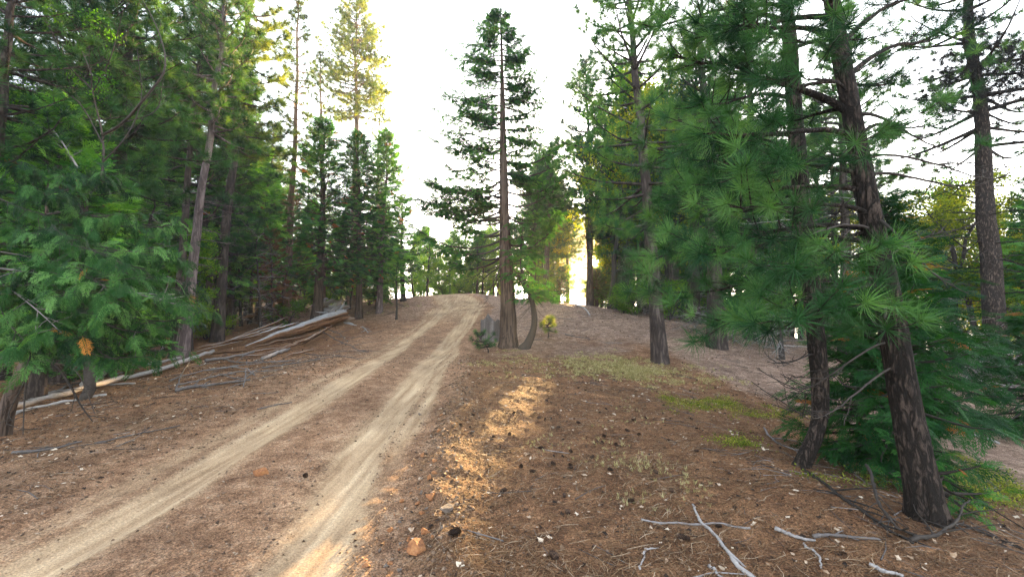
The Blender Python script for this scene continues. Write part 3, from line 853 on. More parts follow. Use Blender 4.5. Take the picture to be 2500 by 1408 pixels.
boughs(crooked_pine, tr2, [
    (60, 1690, 20, 4.4, .028, 14), (170, 1640, 150, 4.6, .028, 18), (250, 1690, 250, 4.2, .024, 16), (330, 1620, 370, 4.6, .024, 16), (420, 1700, 430, 4.3, .022, 14),
    (520, 1580, 540, 5.0, .024, 16), (120, 2150, 90, 5.0, .022, 14), (230, 2190, 215, 5.0, .022, 14), (-40, 2080, -60, 4.4, .02, 14), (90, 1800, 80, 4.1, .02, 14),
    (600, 1660, 640, 4.6, .02, 14), (380, 1800, 330, 5.2, .02, 14), (480, 1850, 500, 5.2, .018, 12), (20, 1560, 60, 5.2, .024, 16), (650, 1780, 720, 4.5, .018, 12),
    (140, 1780, 210, 5.0, .02, 14), (-80, 1750, -60, 4.6, .02, 14)], 600, leaf=M_PINE, T=TUFT_NEAR, dry=.004)
boughs(crooked_pine, tr2, [(760, 1860, 790, 4.2, .010, 8), (700, 2080, 680, 4.6, .010, 8), (860, 1900, 900, 4.3, .010, 8), (560, 2100, 520, 4.9, .010, 8)], 640, bare=True, bark=M_DARKTWIG, twig=.35)

# ---- tall cedar beside the road
b3 = hit(1240, 846); Y3 = b3[1]
tr3 = px_trunk([(1241, 852, Y3), (1240, 760, Y3), (1234, 600, Y3 + .05), (1229, 400, Y3 + .1), (1226, 200, Y3 + .15), (1222, 17, Y3 + .2)], None, None, 70)
cedar = thing('cedar_tree', 'tall open cedar with bare drooping lower limbs standing alone at the roadside', 'tree', b3)
A = Acc(); hh = tr3[:, 2] - b3[2]; Hc = hh[-1]
A.tube(tr3, np.interp(hh, [-.1, .1, .5, 1.5, 4, 8, Hc], [.40, .345, .285, .25, .19, .11, .012]), 30, .5, .14, 5, .5, 79)
link('trunk', A.mesh('trunk', M_BARK_CEDAR, True, b3), cedar)
rng = rng_(81)
pxm = FPX / Y3
def cedar_limb(py, side, reach_px, end_py, r0, nt, dY, seed, **kw):
    p0 = on(tr3, py); x0 = to_px(p0)[0]
    p3 = at(x0 + side * reach_px, end_py, Y3 + dY)
    return bough(cedar, p0, p3, r0, SPRAY_FINE, M_CEDAR, M_DARKTWIG, seed, nt, cedar=True, **kw)
k = 0
for py, s, rch, ey, dY in [(520, -1, 190, 478, .3), (545, -1, 150, 500, -.8), (560, 1, 155, 482, .4), (580, -1, 210, 560, .6), (500, 1, 120, 470, -.6), (600, -1, 160, 600, -.6), (612, 1, 130, 540, -.9),
                           (622, -1, 130, 640, .9), (470, -1, 180, 450, -.5), (460, 1, 150, 430, .8), (440, -1, 200, 470, .2), (420, 1, 165, 385, -.2), (395, 1, 140, 355, .5), (570, -1, 120, 540, 1.0), (590, 1, 110, 560, -.4), (530, 1, 130, 520, -1.0), (555, -1, 90, 560, -1.2), (505, -1, 150, 500, 1.1), (605, 1, 90, 590, .7), (625, -1, 100, 615, -.2)]:
    cedar_limb(py, s, rch, ey, .045, 14, dY, 700 + k, frm=.58, sag=.55, lift=-.22, twig=.22, scale=1.0, tint=(0, .6)); k += 1
for py, s, rch, ey, dY in [(640, -1, 75, 700, .5), (630, -1, 55, 735, -.5), (650, -1, 95, 690, -.3), (645, 1, 60, 700, .3), (655, -1, 45, 720, .4)]:
    cedar_limb(py, s, rch, ey, .022, 8, dY, 720 + k, bare=True, frm=.3, sag=-.1, lift=.12, twig=.35); k += 1
# foliage-bearing limbs: half width by height, wider on the road side
for i in range(128):
    u = (i + rng.random()) / 128
    py = 540 - 512 * u
    s = -1 if rng.random() < .58 else 1
    wl = np.interp(py, [30, 100, 160, 300, 420, 500], [18, 72, 105, 140, 175, 175]); wr = np.interp(py, [30, 100, 160, 200, 300, 420, 500], [16, 55, 80, 85, 90, 100, 120])
    rch = (wl if s < 0 else wr) * rng.uniform(.5, 1.25) * math.cos(rng.uniform(-.9, .9))
    dY = rng.uniform(-1, 1) * rch / pxm * .9
    cedar_limb(py, s, rch, py - rch * rng.uniform(-.28, .5), .018 + .016 * (1 - u), int(14 + 14 * (1 - u)), dY, 740 + i, frm=.08 if u > .3 else .22, sag=.3, lift=-.05, twig=.30, scale=.68, tint=(0, .7), sides=5)

# ---- bent little cedar at its side
b4 = hit(1285, 852); Y4 = b4[1]
tr4 = px_trunk([(1276, 858, Y4), (1290, 835, Y4), (1304, 795, Y4), (1303, 755, Y4), (1292, 715, Y4 + .1), (1276, 670, Y4 + .1), (1272, 610, Y4 + .2), (1276, 545, Y4 + .2)], None, None, 40)
A = Acc(); hh = tr4[:, 2] - b4[2]
A.tube(tr4, np.interp(hh, [0, .15, .6, 2, 4], [.21, .15, .105, .08, .02]), 14, .5, .15, 3, 1, 80)
C = Acc(); rng = rng_(82); P = []; D = []
for i in range(64):
    u = rng.uniform(.52, 1.0); p0, _ = path_at(tr4, u); a = rng.random() * 6.28; L = rng.uniform(.5, 1.15) * (1.1 - .6 * (u - .5) * 2)
    br = curve(p0, [math.cos(a), math.sin(a), .15], L, 6, .35, .15, .12, rng); A.tube(br, np.linspace(.02, .005, 6), 4, .5)
    for (q, dd, l) in side_twigs(rng, br, .3, 1, 8, .3, (25, 65), .3, L):
        P.append(q + dd * l * .5); D.append(dd + [0, 0, -.3])
for i in range(14):
    u = rng.uniform(.45, .62); p0, _ = path_at(tr4, u); a = rng.random() * 6.28
    br = curve(p0, [math.cos(a), math.sin(a), -.4], rng.uniform(.5, 1.1), 6, .4, .1, .2, rng); A.tube(br, np.linspace(.012, .003, 6), 3, .5)
C.place(SPRAY_FINE, P, D, np.array([0, 0, 1.]) + rng.normal(size=(len(P), 3)) * .4, 1.0, rng.random(len(P)) * .28, rng)
t4 = thing('small_cedar', 'small cedar on a bent dark stem close beside the tall open cedar', 'tree', b4)
link('trunk', A.mesh('trunk', M_DARKTWIG, True, b4), t4); link('crown', C.mesh('crown', M_CEDAR, False, b4), t4)

# ---- near cedars at the left edge
b5 = hit(6, 1062); Y5 = b5[1]
tr5 = px_trunk([(0, 1075, Y5), (22, 985, Y5), (52, 915, Y5), (82, 850, Y5 + .05), (98, 770, Y5 + .1), (104, 680, Y5 + .15), (112, 560, Y5 + .25), (118, 440, Y5 + .3)], None, None, 60)
edge_cedar = thing('leaning_cedar', 'leaning dark cedar with drooping green fronds and broken dead limbs at the left edge', 'tree', b5)
A = Acc(); hh = tr5[:, 2] - b5[2]
A.tube(tr5, np.interp(hh, [0, .2, 1, 1.8, 2.6, 3.4], [.095, .078, .066, .045, .025, .006]), 16, .5, .14, 4, .8, 83)
link('trunk', A.mesh('trunk', M_BARK_CEDAR, True, b5), edge_cedar)
kwc = dict(cedar=True, sag=.35, twig=.34, frm=.20, dry=.003, hang=-.6, scale=1.0)
boughs(edge_cedar, tr5, [
    (700, 300, 860, 4.6, .018, 12), (720, 355, 800, 4.9, .018, 13), (760, 215, 815, 4.6, .014, 10), (640, 400, 690, 5.0, .02, 14), (600, 340, 590, 5.2, .02, 14), (620, 250, 640, 4.6, .016, 12),
    (560, 180, 590, 4.5, .014, 10), (780, 130, 850, 4.8, .012, 8), (680, 30, 700, 4.6, .014, 10), (640, 430, 620, 5.8, .02, 14), (580, 60, 560, 5.0, .014, 10), (520, 300, 520, 5.6, .018, 12),
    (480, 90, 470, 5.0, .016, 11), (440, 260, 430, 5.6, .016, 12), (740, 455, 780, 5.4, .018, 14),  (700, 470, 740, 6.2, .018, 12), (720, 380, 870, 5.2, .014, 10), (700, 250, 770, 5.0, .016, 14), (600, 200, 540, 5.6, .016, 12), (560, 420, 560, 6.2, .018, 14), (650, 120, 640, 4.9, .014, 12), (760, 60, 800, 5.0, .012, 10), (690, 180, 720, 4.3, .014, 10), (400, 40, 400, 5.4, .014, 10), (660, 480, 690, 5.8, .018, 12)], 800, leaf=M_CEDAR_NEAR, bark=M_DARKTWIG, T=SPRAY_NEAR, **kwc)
for i, (via, end, r0) in enumerate([([(130, 885), (165, 930), (195, 985)], (226, 1028), .022), ([(68, 905), (60, 970)], (56, 1062), .018), ([(100, 880), (185, 905)], (232, 1010), .014), ([(60, 930), (25, 1000)], (15, 1040), .012)]):
    bough(edge_cedar, on(tr5, 868), at(*end, Y5 - .15), r0, None, None, M_DARKTWIG, 830 + i, 7, bare=True, via=[at(*v, Y5 - .1) for v in via], frm=.4, twig=.2)
b6 = np.array([-8.2, 5.6, H1(-8.2, 5.6)])
limb_cedar = thing('spreading_cedar', 'cedar just outside the left edge reaching long pale limbs and bright fronds into view', 'tree', b6)
A = Acc(); tp6 = np.array([b6 + [0, 0, -.1], b6 + [.05, 0, 1], b6 + [.1, 0, 2.5], b6 + [.1, 0, 4.5], b6 + [.1, 0, 8]])
tp6 = smooth_path(tp6, 40)
A.tube(tp6, np.linspace(.24, .02, 40), 14, .5, .14, 4, .8, 84); link('trunk', A.mesh('trunk', M_BARK_CEDAR, True, b6), limb_cedar)
for i, (via, end, r0, nt) in enumerate([
        ([(-120, 640, 5.2), (0, 655, 5.0), (175, 680, 4.8), (330, 716, 4.7)], (446, 748, 4.6), .024, 22), ([(-100, 640, 5.2), (0, 690, 4.9), (80, 748, 4.7)], (150, 812, 4.6), .018, 14),
        ([(-60, 560, 5.4), (100, 580, 5.2), (220, 610, 5.0)], (330, 660, 4.8), .018, 18), ([(-60, 500, 5.6), (60, 510, 5.6)], (190, 560, 5.4), .018, 16), ([(-40, 720, 5.0), (20, 790, 4.7)], (90, 860, 4.5), .014, 12),
        ([(-60, 620, 5.4), (120, 640, 5.0), (240, 690, 4.6)], (290, 745, 4.5), .016, 18)]):
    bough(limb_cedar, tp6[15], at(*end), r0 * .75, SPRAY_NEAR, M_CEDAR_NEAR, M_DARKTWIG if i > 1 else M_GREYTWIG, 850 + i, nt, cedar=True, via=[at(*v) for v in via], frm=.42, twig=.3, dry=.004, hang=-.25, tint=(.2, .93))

# ---- bare oak with pale crooked limbs
b7 = np.array([at(205, 900, 7.4)[0], 7.4, 0]); b7[2] = H1(b7[0], b7[1])
oak = thing('bare_oak', 'half dead oak with pale crooked limbs arching among the dark pines', 'tree', b7)
A = Acc(); tro = px_trunk([(222, 980, 7.4), (215, 800, 7.4), (208, 640, 7.4), (205, 540, 7.4), (206, 480, 7.4)], None, None, 24); tro[0] = b7 - [0, 0, .1]
A.tube(tro, np.linspace(.085, .05, 24), 9, .6, .1, 3, 1, 5); link('trunk', A.mesh('trunk', M_DARKTWIG, True, b7), oak)
for i, (pts, r0, bare) in enumerate([
        ([(205, 482), (203, 445), (190, 410)], .040, True), ([(206, 480), (228, 465), (246, 440)], .034, True), ([(190, 410), (172, 380), (140, 330), (100, 290)], .026, True),
        ([(246, 440), (252, 395), (250, 330), (225, 220), (222, 180), (200, 125)], .030, True), ([(250, 330), (300, 300), (370, 220), (402, 170), (398, 110), (370, 40), (335, -20)], .034, True),
        ([(252, 395), (310, 330), (345, 240), (335, 120)], .02, True), ([(190, 410), (150, 400), (90, 350), (40, 330)], .02, True), ([(225, 220), (160, 150), (120, 60)], .018, True),
        ([(250, 350), (200, 260), (150, 220), (60, 180)], .018, True), ([(300, 300), (380, 270), (400, 190)], .018, True), ([(225, 230), (270, 140), (300, 30)], .018, True), ([(210, 540), (180, 480), (110, 440)], .014, True), ([(208, 600), (240, 540), (300, 520)], .012, True)]):
    w = [at(x, y, 7.4 + .25 * math.sin(i * 2.1 + j)) for j, (x, y) in enumerate(pts)]
    w[0] = at(*pts[0], 7.4) if i < 2 else w[0]
    bough(oak, w[0], w[-1], r0 * .72, None, None, M_DARKTWIG if i > 2 else M_GREYTWIG, 870 + i, 10, bare=True, via=w[1:-1], frm=.2, twig=.30)
C = Acc(); rng = rng_(88); P = []
for (x, y) in [(130, 60), (270, 90), (255, 195), (180, 190), (50, 220), (20, 240), (190, 300), (180, 310), (240, 240), (225, 420), (150, 30), (60, 215), (260, 200), (40, 240), (225, 60), (232, 35)]:
    c = at(x, y, 7.4)
    for j in range(4): P.append(c + rng.normal(size=3) * .08)
C.place(CLUMP_FINE, P, rng.normal(size=(len(P), 3)), None, 1.0, rng.random(len(P)) * .7, rng)
link('crown', C.mesh('crown', M_OAK, False, b7), oak)

# ---- middle-distance trees with their own trunks
def pine_at(px, Y, Ht, r, label, seed, wmat=M_BARK_FAR, cmat=M_PINE, name='pine_tree', zoff=0, **kw):
    x = at(px, 759, Y)[0]
    b = np.array([x, Y, H1(x, Y) - .06])
    Wd, Cr = pine_geo(rng_(seed), Ht, r, **kw)
    return add_tree(name, label, 'tree', b, Wd, Cr, wmat, cmat)
def cedar_at(px, Y, Ht, r, label, seed, wmat=M_BARK_CEDAR, cmat=M_CEDAR, name='young_cedar', **kw):
    x = at(px, 759, Y)[0]
    b = np.array([x, Y, H1(x, Y) - .06])
    Wd, Cr = cedar_geo(rng_(seed), Ht, r, **kw)
    return add_tree(name, label, 'tree', b, Wd, Cr, wmat, cmat)

pine_at(448, 13.0, 13.5, .16, 'pale lilac-grey pine trunk with dead side twigs behind the thin log end', 901, M_BARK_PALE, lean=(.055, .02), cb=.52, cw=1.6, dead=34, deadlen=1.1)
pine_at(432, 14.2, 13.0, .15, 'darker pine trunk standing directly behind the pale lilac-grey trunk', 902, lean=(.05, .0), cb=.5, cw=1.5, dead=24)
pine_at(532, 16.5, 17.5, .20, 'straight grey pine with golden sunlit tufts high above the broken log', 903, M_BARK_FAR, M_PINE_SUN_TINT, lean=(.05, 0), cb=.44, cw=2.3, dead=30, whorls=24, deadlen=1.4, ts=1.25, tufts=9)
pine_at(700, 22.0, 18.5, .20, 'slim pine with a sparse narrow crown next to the golden tufted pine', 904, M_BARK_TAN, M_PINE_SUN_TINT, lean=(.02, 0), cb=.42, cw=1.25, tufts=6, whorls=26, per=4, dead=20)
pine_at(862, 30.0, 22.0, .34, 'tallest pine on the far side with a bare tan trunk and round golden crown', 905, M_BARK_TAN, M_PINE_SUN_TINT, lean=(.0, 0), cb=.62, cw=2.7, tufts=14, whorls=24, per=7, dead=18, shape=.45, ts=1.1)
pine_at(918, 35.0, 18.5, .2, 'thin pale pine with a see-through crown beyond the tallest pine', 906, M_BARK_TAN, M_PINE_SUN_TINT, cb=.45, cw=1.6, tufts=4, whorls=18, per=4, dead=26, T=TUFT_FAR)
pine_at(785, 27.0, 17.0, .22, 'slender pine with a broken sunlit crown between the slim pine and tallest pine', 907, M_BARK_TAN, M_PINE_SUN_TINT, cb=.5, cw=1.3, tufts=5, whorls=18, per=4, dead=18)
cedar_at(775, 22.0, 10.4, .26, 'dense green young cedar with a forked dark trunk, first of three behind the log root', 911, lean=(.018, 0), cb=.20, cw=2.4, nb=210, sprays=11, dead=30, ss=1.05, shape=.62, tm=.93)
cedar_at(876, 23.0, 9.9, .17, 'dense green young cedar in the middle of the three behind the log root', 912, cb=.22, cw=2.2, nb=200, sprays=11, dead=30, ss=1.05, shape=.62, tm=.93)
cedar_at(926, 24.5, 10.4, .17, 'slim young cedar with a peeling pale trunk at the road bend', 913, M_BARK_PALE, lean=(.02, 0), cb=.28, cw=2.1, nb=190, sprays=11, dead=26, ss=1.05, shape=.65, tm=.93)
cedar_at(968, 22.5, 3.2, .06, 'thin leafless sapling stem standing at the road edge by the bend', 914, M_DARKTWIG, cb=.55, cw=.5, nb=24, sprays=3, dead=14)
pine_at(1610, hit(1612, 886)[1], 15.0, .215, 'pine with a short dark trunk rising from the pale dry grass patch', 921, lean=(-.055, .02), cb=.27, cw=2.5, whorls=26, per=5, tufts=9, dead=30, shape=.6, ts=1.0)
pine_at(1748, 15.0, 14.0, .30, 'broad dark pine trunk in the shade behind the grass slope', 922, lean=(-.01, 0), cb=.28, cw=2.6, whorls=22, dead=26)
r3 = pine_at(2428, 11.5, 15.0, .25, 'thick straight pine with shaggy dark clumps high on its trunk near the right edge', 923, M_BARK, lean=(-.02, .0), cb=.42, cw=2.6, tufts=5, whorls=18, per=5, dead=60, deadlen=1.8)
# shaggy clumps (witch's brooms) on that pine
C = Acc(); rng = rng_(931); P = []
bb = np.array(r3.location)
for (x, y, s, n) in [(2410, 120, .65, 190), (2300, 250, .5, 130), (2440, 210, .6, 150), (2370, 40, .35, 60), (2480, 150, .5, 100), (2330, 180, .45, 90)]:
    c = at(x, y, 11.3)
    P.append(c + rng.normal(size=(n, 3)) * s * [.8, .6, .55])
P = np.concatenate(P)
C.place(TUFT_MID, P, rng.normal(size=P.shape) + [0, 0, -.7], None, .62, rng.random(len(P)) * .12, rng)
link('foliage', C.mesh('shaggy_clump', M_DARKTWIG, False, bb), r3)
cedar_at(2165, 4.6, 2.5, .035, 'bushy young cedar filling the space between the two nearest pine trunks', 941, M_DARKTWIG, M_CEDAR, tm=.24, cb=.12, cw=.85, nb=90, sprays=12, T=SPRAY_NEAR, dry=.012, dead=4, ss=1.15)
cedar_at(2085, 5.2, 2.2, .035, 'low young cedar behind the crooked pine foot', 942, M_DARKTWIG, M_CEDAR, tm=.24, cb=.12, cw=.8, nb=66, sprays=12, T=SPRAY_NEAR, dry=.012, dead=4, ss=1.15)
cedar_at(2245, 6.3, 3.9, .06, 'dark young cedar rising behind the trunk of the big leaning pine', 943, M_DARKTWIG, M_CEDAR, tm=.24, cb=.22, cw=1.0, nb=100, sprays=13, T=SPRAY_NEAR, dry=.01, dead=8, ss=1.3)
cedar_at(2500, 7.6, 2.2, .05, 'dark leafy cedar cut by the right edge beside the thick straight pine', 944, M_DARKTWIG, M_CEDAR, tm=.24, cb=.08, cw=1.0, nb=90, sprays=13, T=SPRAY_NEAR, dry=.012, dead=4, ss=1.3)
cedar_at(2270, 3.9, .55, .012, 'tiny cedar seedling at the foot of the big leaning pine', 945, M_DARKTWIG, M_CEDAR, cb=.1, cw=.5, nb=26, sprays=4, T=SPRAY_NEAR, dead=0, ss=.6)
def sapling(px, py, Ht, label, seed, cmat, cw):
    b = hit(px, py); Wd, Cr = pine_geo(rng_(seed), Ht, .02, cb=.35, cw=cw, whorls=5, per=5, tufts=3, dead=2, T=TUFT_NEAR, ts=.8, deadlen=.15, wood_sides=5)
    add_tree('pine_sapling', label, 'sapling', b, Wd, Cr, M_DARKTWIG, cmat)
sapling(1338, 826, .8, 'little pine sapling with a yellow top on the open slope past the tall cedar', 951, M_PINE_SUN_TINT, .30)
sapling(1192, 862, .55, 'dark bushy pine sapling growing in front of the stump', 952, M_PINE, .5)
# ------------------------------------------------------------------ fallen log, stump, sticks, rocks, cones
def on_ground_path(pts, lift=0.0, n=24, wob=0.0, seed=0):
    """pixel polyline laid on the ground"""
    w = np.array([hit(x, y) for x, y in pts]); p = smooth_path(w, n)
    if wob:
        r = rng_(seed); nz = np.cumsum(r.normal(size=(n, 2)) * wob, 0); nz -= np.linspace(0, 1, n)[:, None] * nz[-1]; p[:, :2] += nz
    p[:, 2] = H(p[:, 0], p[:, 1]) + lift
    return p

def log_body(W, path, rad, flat=1.0, sides=26, tint=.8, rough=.16, seed=0, under=.3, brown=True):
    """split weathered trunk; underside and cracks carry the red-brown rotten wood"""
    path = np.asarray(path, float); n = len(path); rad = np.broadcast_to(np.asarray(rad, float), (n,))
    t = unit(np.gradient(path, axis=0)); a = unit(np.cross(t, [0, 0, 1.])); b = np.cross(a, t)
    ang = np.arange(sides) * 2 * PI / sides; ca, sa = np.cos(ang), np.sin(ang)
    arc = np.concatenate([[0], np.cumsum(np.linalg.norm(np.diff(path, axis=0), axis=1))])
    nz = noise2(ca[None] * 5 + 20, sa[None] * 5 + arc[:, None] * .35, seed) + .6 * noise2(ca[None] * 11, sa[None] * 11 + arc[:, None] * .8, seed + 1)
    rr = rad[:, None] * (1 + rough * nz)
    V = path[:, None] + rr[..., None] * (a[:, None] * ca[None, :, None] + b[:, None] * sa[None, :, None] * flat)
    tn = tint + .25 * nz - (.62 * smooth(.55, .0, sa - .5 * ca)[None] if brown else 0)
    i = np.arange(n - 1)[:, None] * sides; j = np.arange(sides)[None]; j2 = (j + 1) % sides
    Q = np.stack([i + j, i + j2, i + sides + j2, i + sides + j], -1).reshape(-1, 4)
    k = n * sides
    Vf = np.vstack([V.reshape(-1, 3), path[:1], path[-1:]]); jj = np.arange(sides)
    Tt = np.concatenate([np.stack([np.full(sides, k), (jj + 1) % sides, jj], 1), np.stack([np.full(sides, k + 1), (n - 1) * sides + jj, (n - 1) * sides + (jj + 1) % sides], 1)])
    W.add(Vf, Q, Tt, np.concatenate([tn.ravel(), [.25, .25]]))

lb = hit(722, 828)
fallen = thing('fallen_log', 'big shattered silver grey log with a rust brown rotten side lying along the road bank', 'log', lb)
A = Acc()
g = smooth_path([hit(600, 852), hit(650, 840), hit(720, 822), hit(800, 800), hit(838, 790)], 60)
s = np.linspace(0, 1, 60)
g[:, 2] = H(g[:, 0], g[:, 1]) + .08 + .34 * s ** .9
radl = .03 + .30 * smooth(0, .85, s)
# jagged near end: pull the ring radii unevenly
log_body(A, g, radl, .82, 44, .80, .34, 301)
link('trunk', A.mesh('log_body', M_LOG, True, lb), fallen)
rng = rng_(302)
for i, (p, q, r, z0, z1, tn) in enumerate([((470, 862), (640, 838), .07, .12, .35, .75), ((455, 870), (600, 852), .05, .06, .25, .85), ((520, 860), (700, 812), .06, .2, .62, .7), ((610, 856), (740, 838), .07, .08, .22, .45),
                                        ((640, 868), (760, 846), .05, .05, .25, .6), ((690, 862), (800, 826), .06, .10, .45, .3), ((730, 850), (812, 815), .08, .1, .4, .25), ((560, 852), (690, 824), .05, .3, .55, .9), ((600, 866), (690, 856), .04, .05, .12, .7), ((480, 868), (610, 860), .045, .04, .1, .55), ((540, 852), (640, 836), .05, .1, .3, .3), ((620, 846), (730, 818), .05, .4, .62, .95), ((660, 856), (790, 832), .05, .18, .35, .2), ((575, 872), (650, 872), .04, .03, .05, .9), ((700, 872), (770, 862), .05, .03, .08, .65)]):
    a_, c_ = hit(*p), hit(*q); path = np.linspace(a_, c_, 16); path[:, 2] = H(path[:, 0], path[:, 1]) + np.linspace(z0, z1, 16)
    path += np.cumsum(rng.normal(size=(16, 3)) * .008, 0)
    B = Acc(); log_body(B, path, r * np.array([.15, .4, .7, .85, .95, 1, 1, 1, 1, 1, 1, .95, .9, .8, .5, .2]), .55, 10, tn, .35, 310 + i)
    link('splinter', B.mesh('splinter', M_LOG, True, lb), fallen)
# torn root end: pale wrenched wood
rb = hit(815, 790)
roots = thing('root_stub', 'pale tan wrenched root mass at the upper end of the big log', 'root', rb)
A = Acc()
for i, (p, q, r, z0, z1, tn) in enumerate([((770, 780), (850, 776), .20, .48, .72, .62), ((800, 785), (862, 790), .17, .30, .40, .42), ((775, 775), (835, 765), .13, .8, .95, .66), ((800, 775), (845, 762), .10, .7, .9, .8), ((760, 778), (800, 766), .10, .8, 1.05, .85), ((840, 790), (884, 800), .06, .2, .06, .9)]):
    a_, c_ = hit(*p), hit(*q); path = np.linspace(a_, c_, 14); path[:, 2] = lb[2] * 0 + H(path[:, 0], path[:, 1]) + np.linspace(z0, z1, 14) - .12
    path += np.cumsum(rng.normal(size=(14, 3)) * .02, 0)
    log_body(A, path, r * np.array([.5, .8, .95, 1, 1.1, 1.1, 1, 1, .95, .9, .8, .7, .5, .2]), .8, 16, tn, .4, 330 + i, brown=False)
for i in range(16):
    d = unit(rng.normal(size=3) + [1.0, -.3, .55]); p0 = np.array([rb[0] + rng.normal() * .3, rb[1] + rng.normal() * .3, rb[2] + .55])
    A.tube(curve(p0, d, rng.uniform(.4, .9), 7, .2, .1, .3, rng), np.linspace(.05, .008, 7), 5, rng.uniform(.5, .95), .2, 3, 2, i)
link('root_mass', A.mesh('root_mass', M_LOG, True, rb), roots)

def stick(pts, r0, r1, label, tint, seed, group=None, mat=M_GREYTWIG, lift=None, name='dead_branch', cat='branch', twigs=0, n=30, wob=.004):
    p = on_ground_path(pts, (r0 * .75 if lift is None else 0), n, wob, seed)
    if lift is not None: p[:, 2] += r0 * .6 + (.5 if name == 'dead_branch' and n == 30 and seed >= 430 else 1) * np.interp(np.linspace(0, 1, n), np.linspace(0, 1, len(lift)), lift)
    A = Acc(); org = p[0].copy(); rng = rng_(seed)
    A.tube(p, np.linspace(r0, r1, n) * (1 + .12 * rng.normal(size=n)), 8, tint, .15, 2, 3, seed, True)
    L = np.linalg.norm(p[-1] - p[0])
    for (q, dd, l) in side_twigs(rng, p, .25, .95, twigs, .25, (20, 60), .3, L):
        A.tube(curve(q, dd, l, 6, .1, 0, .15, rng), np.linspace(r1 * 1.1, r1 * .4, 6), 4, tint)
    o = link(name, A.mesh(name, mat, True, org), None, org)
    return tag(o, label, cat, group)

stick([(1692, 1236), (1702, 1270), (1728, 1300), (1768, 1345), (1800, 1383), (1850, 1425)], .009, .014, 'long bare grey-white stick lying aslant across the needle litter', .78, 401, twigs=1)
stick([(1565, 1273), (1620, 1279), (1690, 1283), (1760, 1281), (1832, 1293)], .009, .007, 'grey stick crossed over by the long grey-white stick', .58, 402)
stick([(1893, 1300), (1930, 1312), (1992, 1324)], .016, .008, 'short stout grey stick with a broken pale end', .65, 403)
stick([(1985, 1313), (2050, 1315), (2150, 1326)], .015, .008, 'dark knobbly stick end to end with the short stout grey stick', .35, 404, twigs=2)
stick([(1564, 1396), (1569, 1366), (1584, 1348), (1608, 1340)], .006, .005, 'thin pale stick curved like a hook on bare litter', .85, 405)
stick([(1728, 1383), (1745, 1398), (1765, 1416)], .008, .006, 'stubby white stick beside the lower end of the long stick', .75, 406)
stick([(2122, 1386), (2160, 1402), (2205, 1418)], .013, .009, 'bleached stick at the bottom edge below the big leaning pine', .75, 407)
stick([(1962, 1330), (1990, 1355), (2004, 1392)], .008, .005, 'thin curved pale stick beneath the dark knobbly stick', .8, 408)
stick([(1958, 1146), (2030, 1195), (2090, 1240), (2170, 1300), (2230, 1335)], .016, .008, 'long dark branch running from the crooked pine foot towards the leaning pine', .25, 409, mat=M_DARKTWIG, twigs=9)
stick([(2118, 1200), (2140, 1250), (2180, 1290), (2240, 1322)], .014, .006, 'dark bent twiggy branch propped before the leaning pine', .5, 410, mat=M_DARKTWIG, lift=[.22, .1, .03, .02], twigs=9)
stick([(2225, 1325), (2290, 1318), (2340, 1290), (2368, 1255)], .014, .006, 'bowed dark branch curled round the foot of the leaning pine', .5, 411, mat=M_DARKTWIG, lift=[.01, .03, .06, .12], twigs=8)
stick([(2300, 1270), (2390, 1300), (2500, 1345)], .012, .006, 'dark straight branch sloping down behind the leaning pine foot', .45, 412, mat=M_DARKTWIG, twigs=8)
stick([(2310, 1042), (2370, 1062), (2440, 1086)], .030, .02, 'pale grey pole lying on the pink slope past the leaning pine', .85, 413)
stick([(1866, 1046), (1890, 1078), (1935, 1098), (1950, 1110)], .014, .008, 'grey branch lying just above the crooked pine foot', .5, 414, twigs=4)
stick([(1405, 745), (1428, 755), (1440, 772)], .05, .035, 'bleached crooked branch lying near the ridge top', .95, 415)
stick([(1330, 775), (1360, 776), (1400, 781)], .02, .012, 'thin dark stick on the slope below the bleached branch', .4, 416)
stick([(1380, 818), (1410, 824), (1440, 828)], .02, .012, 'dark stick on the slope beyond the pale dry grass', .3, 417)
# splintered poles trailing along the bank to the left
stick([(0, 1018), (100, 985), (200, 958), (330, 925), (440, 895), (520, 868)], .04, .05, 'long thin weathered pole leading along the bank up to the shattered log', .8, 420, name='fallen_pole', cat='log', lift=[.04, .05, .07, .06, .1, .12], wob=.02, twigs=0)
stick([(200, 950), (270, 918), (350, 900), (440, 884)], .06, .03, 'grey split plank of wood beside the thin weathered pole', .78, 421, name='fallen_pole', cat='log', lift=[.06, .08, .08, .08], wob=.012)
stick([(20, 1000), (120, 965), (230, 945), (330, 938)], .03, .02, 'thin grey pole below the split plank', .75, 422, name='fallen_pole', cat='log', wob=.012)
stick([(10, 1025), (60, 1005), (150, 985), (260, 966)], .025, .02, 'bleached thin pole lowest on the bank by the leaning cedar', .95, 423, name='fallen_pole', cat='log', wob=.012)
stick([(60, 985), (180, 940), (300, 910)], .02, .015, 'dull thin pole highest on the bank by the leaning cedar', .6, 424, name='fallen_pole', cat='log', wob=.012)
